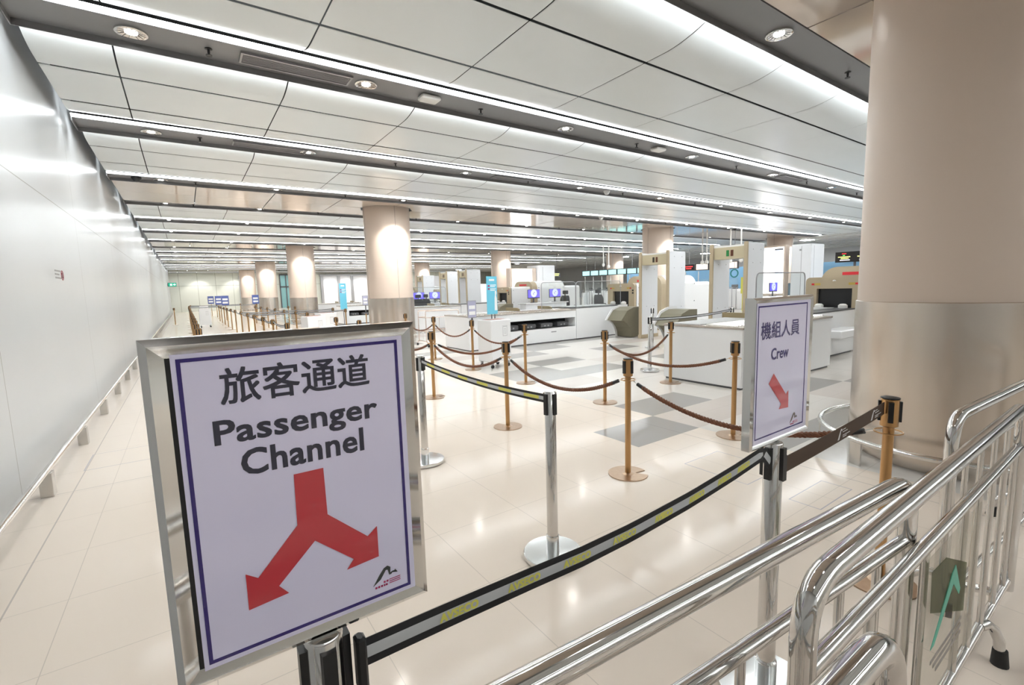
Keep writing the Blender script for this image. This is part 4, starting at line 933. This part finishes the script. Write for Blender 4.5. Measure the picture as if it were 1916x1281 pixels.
# counters with overhead displays
t0 = None
cols_ = [aqua_scr] * 6 + [aqua_scr, paleblue_scr, peach_scr, paleblue_scr, None, peach_scr, peach_scr, peach_scr, peach_scr]
for i in range(14):
    y = 28.2 - i * .95
    cm = cols_[i]
    t = thing('overhead_display', '%s display, %s from the left in the row hanging over the distant counters' % ('aqua' if cm is aqua_scr else 'red lettered' if cm is None else 'peach' if cm is peach_scr else 'pale blue', ORD[i]), 'display', (27, y, 2.30), group='overhead displays')
    MB().box(0, .12, -.45, .45, 0, .44).build('casing', darkgrey, t)
    MB().box(-.006, -.001, -.40, .40, .05, .39).build('screen', cm or dark, t)
    if cm is None: MB().box(-.010, -.007, -.3, .3, .24, .30).box(-.010, -.007, -.2, .2, .12, .18).build('red_lettering', led_red, t)
    MB().box(.05, .07, -.01, .01, .44, 1.80).build('drop_rod', grey, t)
    t = thing('inspection_booth', 'white glazed inspection booth, %s from the left under the overhead displays' % ORD[i], 'booth', (27.2, y, 0), group='distant inspection booths')
    MB().bbox(0, 1.2, -.36, .36, 0, 1.1, .02).build('counter', white, t); MB().box(-.01, .01, -.35, .35, 1.1, 1.75).build('pane', glass, t)
    MB().box(.3, .34, -.2, .2, 1.1, 1.35).build('small_screen', darkgrey, t); MB().lathe(.05, .4, [(.03, 0), (.03, 2.25)], 8).build('white_post', offwhite, t)
for i in range(12):
    y = 27.6 - i * 1.25
    t = thing('turnstile', 'low steel barred gate in the distance, %s from the left in front of the booths' % ORD[i], 'gate', (25.6, y, 0), group='distant barred gates')
    mb = MB()
    for k in range(4): mb.box(0, .03, -.45 + k * .25, -.42 + k * .25, 0, 1.2)
    mb.box(0, .05, -.5, .4, 1.18, 1.23).build('bars', grey, t); MB().bbox(-.3, .3, .42, .6, 0, 1.0, .02).build('pedestal', white, t)
tag(MB().box(33.9, 34.0, 6, 30, 0, 2.6).build('glass_partition', blue_wall, None), 'blue tinted glass partition behind the distant counters', 'partition')
for i, (y0, y1, lab) in enumerate([(13.35, 14.5, 'dark LED board with red text, left of the pair at the right'), (10.6, 12.62, 'dark LED board with red, green and white lines beside the big column')]):
    t = thing('led_board', lab, 'display', (33, 0, 0), group='dark LED boards'); MB().box(0, .2, y0, y1, 2.50, 3.12).build('casing', black, t)
    rows_ = [(2.98, led_red, .35, .6), (2.88, led_green, .4, .55), (2.79, led_yellow, .15, .85), (2.70, led_yellow, .3, .75), (2.60, led_white, .25, .8)] if i else [(2.92, led_red, .55, .95), (2.68, led_red, .6, .95)]
    half = (y1 - y0) / (2 if i else 1)
    for z, m_, a, c in rows_:
        mb = MB()
        for q in range(2 if i else 1):
            top_ = y1 - q * half; n_ = int((c - a) * half / .06)
            for k in range(n_): yy = top_ - a * half - k * .06; mb.box(-.006, -.001, yy - .04, yy, z, z + .055)
        mb.build('lettering_row', m_, t)
    MB().box(.05, .15, (y0 + y1) / 2 - .05, (y0 + y1) / 2 + .05, 0, 2.5).build('post', darkgrey, t)
t = thing('hanging_sign', 'small dark hanging sign with yellow text right of the white cabinet block', 'sign', (22.6, 27, 0)); MB().box(0, .62, 0, .1, 2.25, 2.58).build('casing', darkgrey, t); MB().box(.05, .5, -.006, -.001, 2.44, 2.5).box(.05, .45, -.006, -.001, 2.34, 2.38).build('yellow_lettering', led_yellow, t); MB().box(.0, .03, .03, .06, 0, 2.25).box(.3, .32, .04, .06, 2.58, 4.0).build('post', darkgrey, t)
for i, (x, y, z) in enumerate([(22, 20.95, 2.64), (22, 21.4, 2.77), (22, 14.45, 2.5), (22, 14.2, 2.5), (22, 12.94, 2.5), (22, 12.4, 2.5)]):
    t = thing('hanging_camera', 'white camera on a drop tube, %s from the left among the six' % ORD[i], 'camera', (x, y, 0), group='hanging cameras'); MB().lathe(0, 0, [(.035, z + .15), (.035, ZC + .07)], 8).build('drop_tube', offwhite, t); MB().lathe(0, 0, [(.05, z + .15), (.09, z + .1), (.09, z), (.03, z - .06)], 12).build('camera_head', offwhite, t)
t = thing('ring_sign', 'teal ring shaped sign seen through the right detector', 'sign', (24, 13.87, 1.97)); MB().tube([(0, .2 * math.cos(2 * PI * i / 24), .2 * math.sin(2 * PI * i / 24)) for i in range(24)], .035, 8, closed=True).build('ring', mat('teal_ring', (.02, .2, .2), .4), t); MB().box(-.01, .01, -.01, .01, .23, 2.1).build('drop_rod', grey, t)
tag(MB().box(24, 24.05, 13.3, 13.5, .9, 1.75).box(24, 24.05, 13.38, 13.42, 0, .9).build('yellow_sign', mat('yellow_panel', (.6, .58, .1), .5), None), 'slim yellow panel seen through the right detector', 'sign')
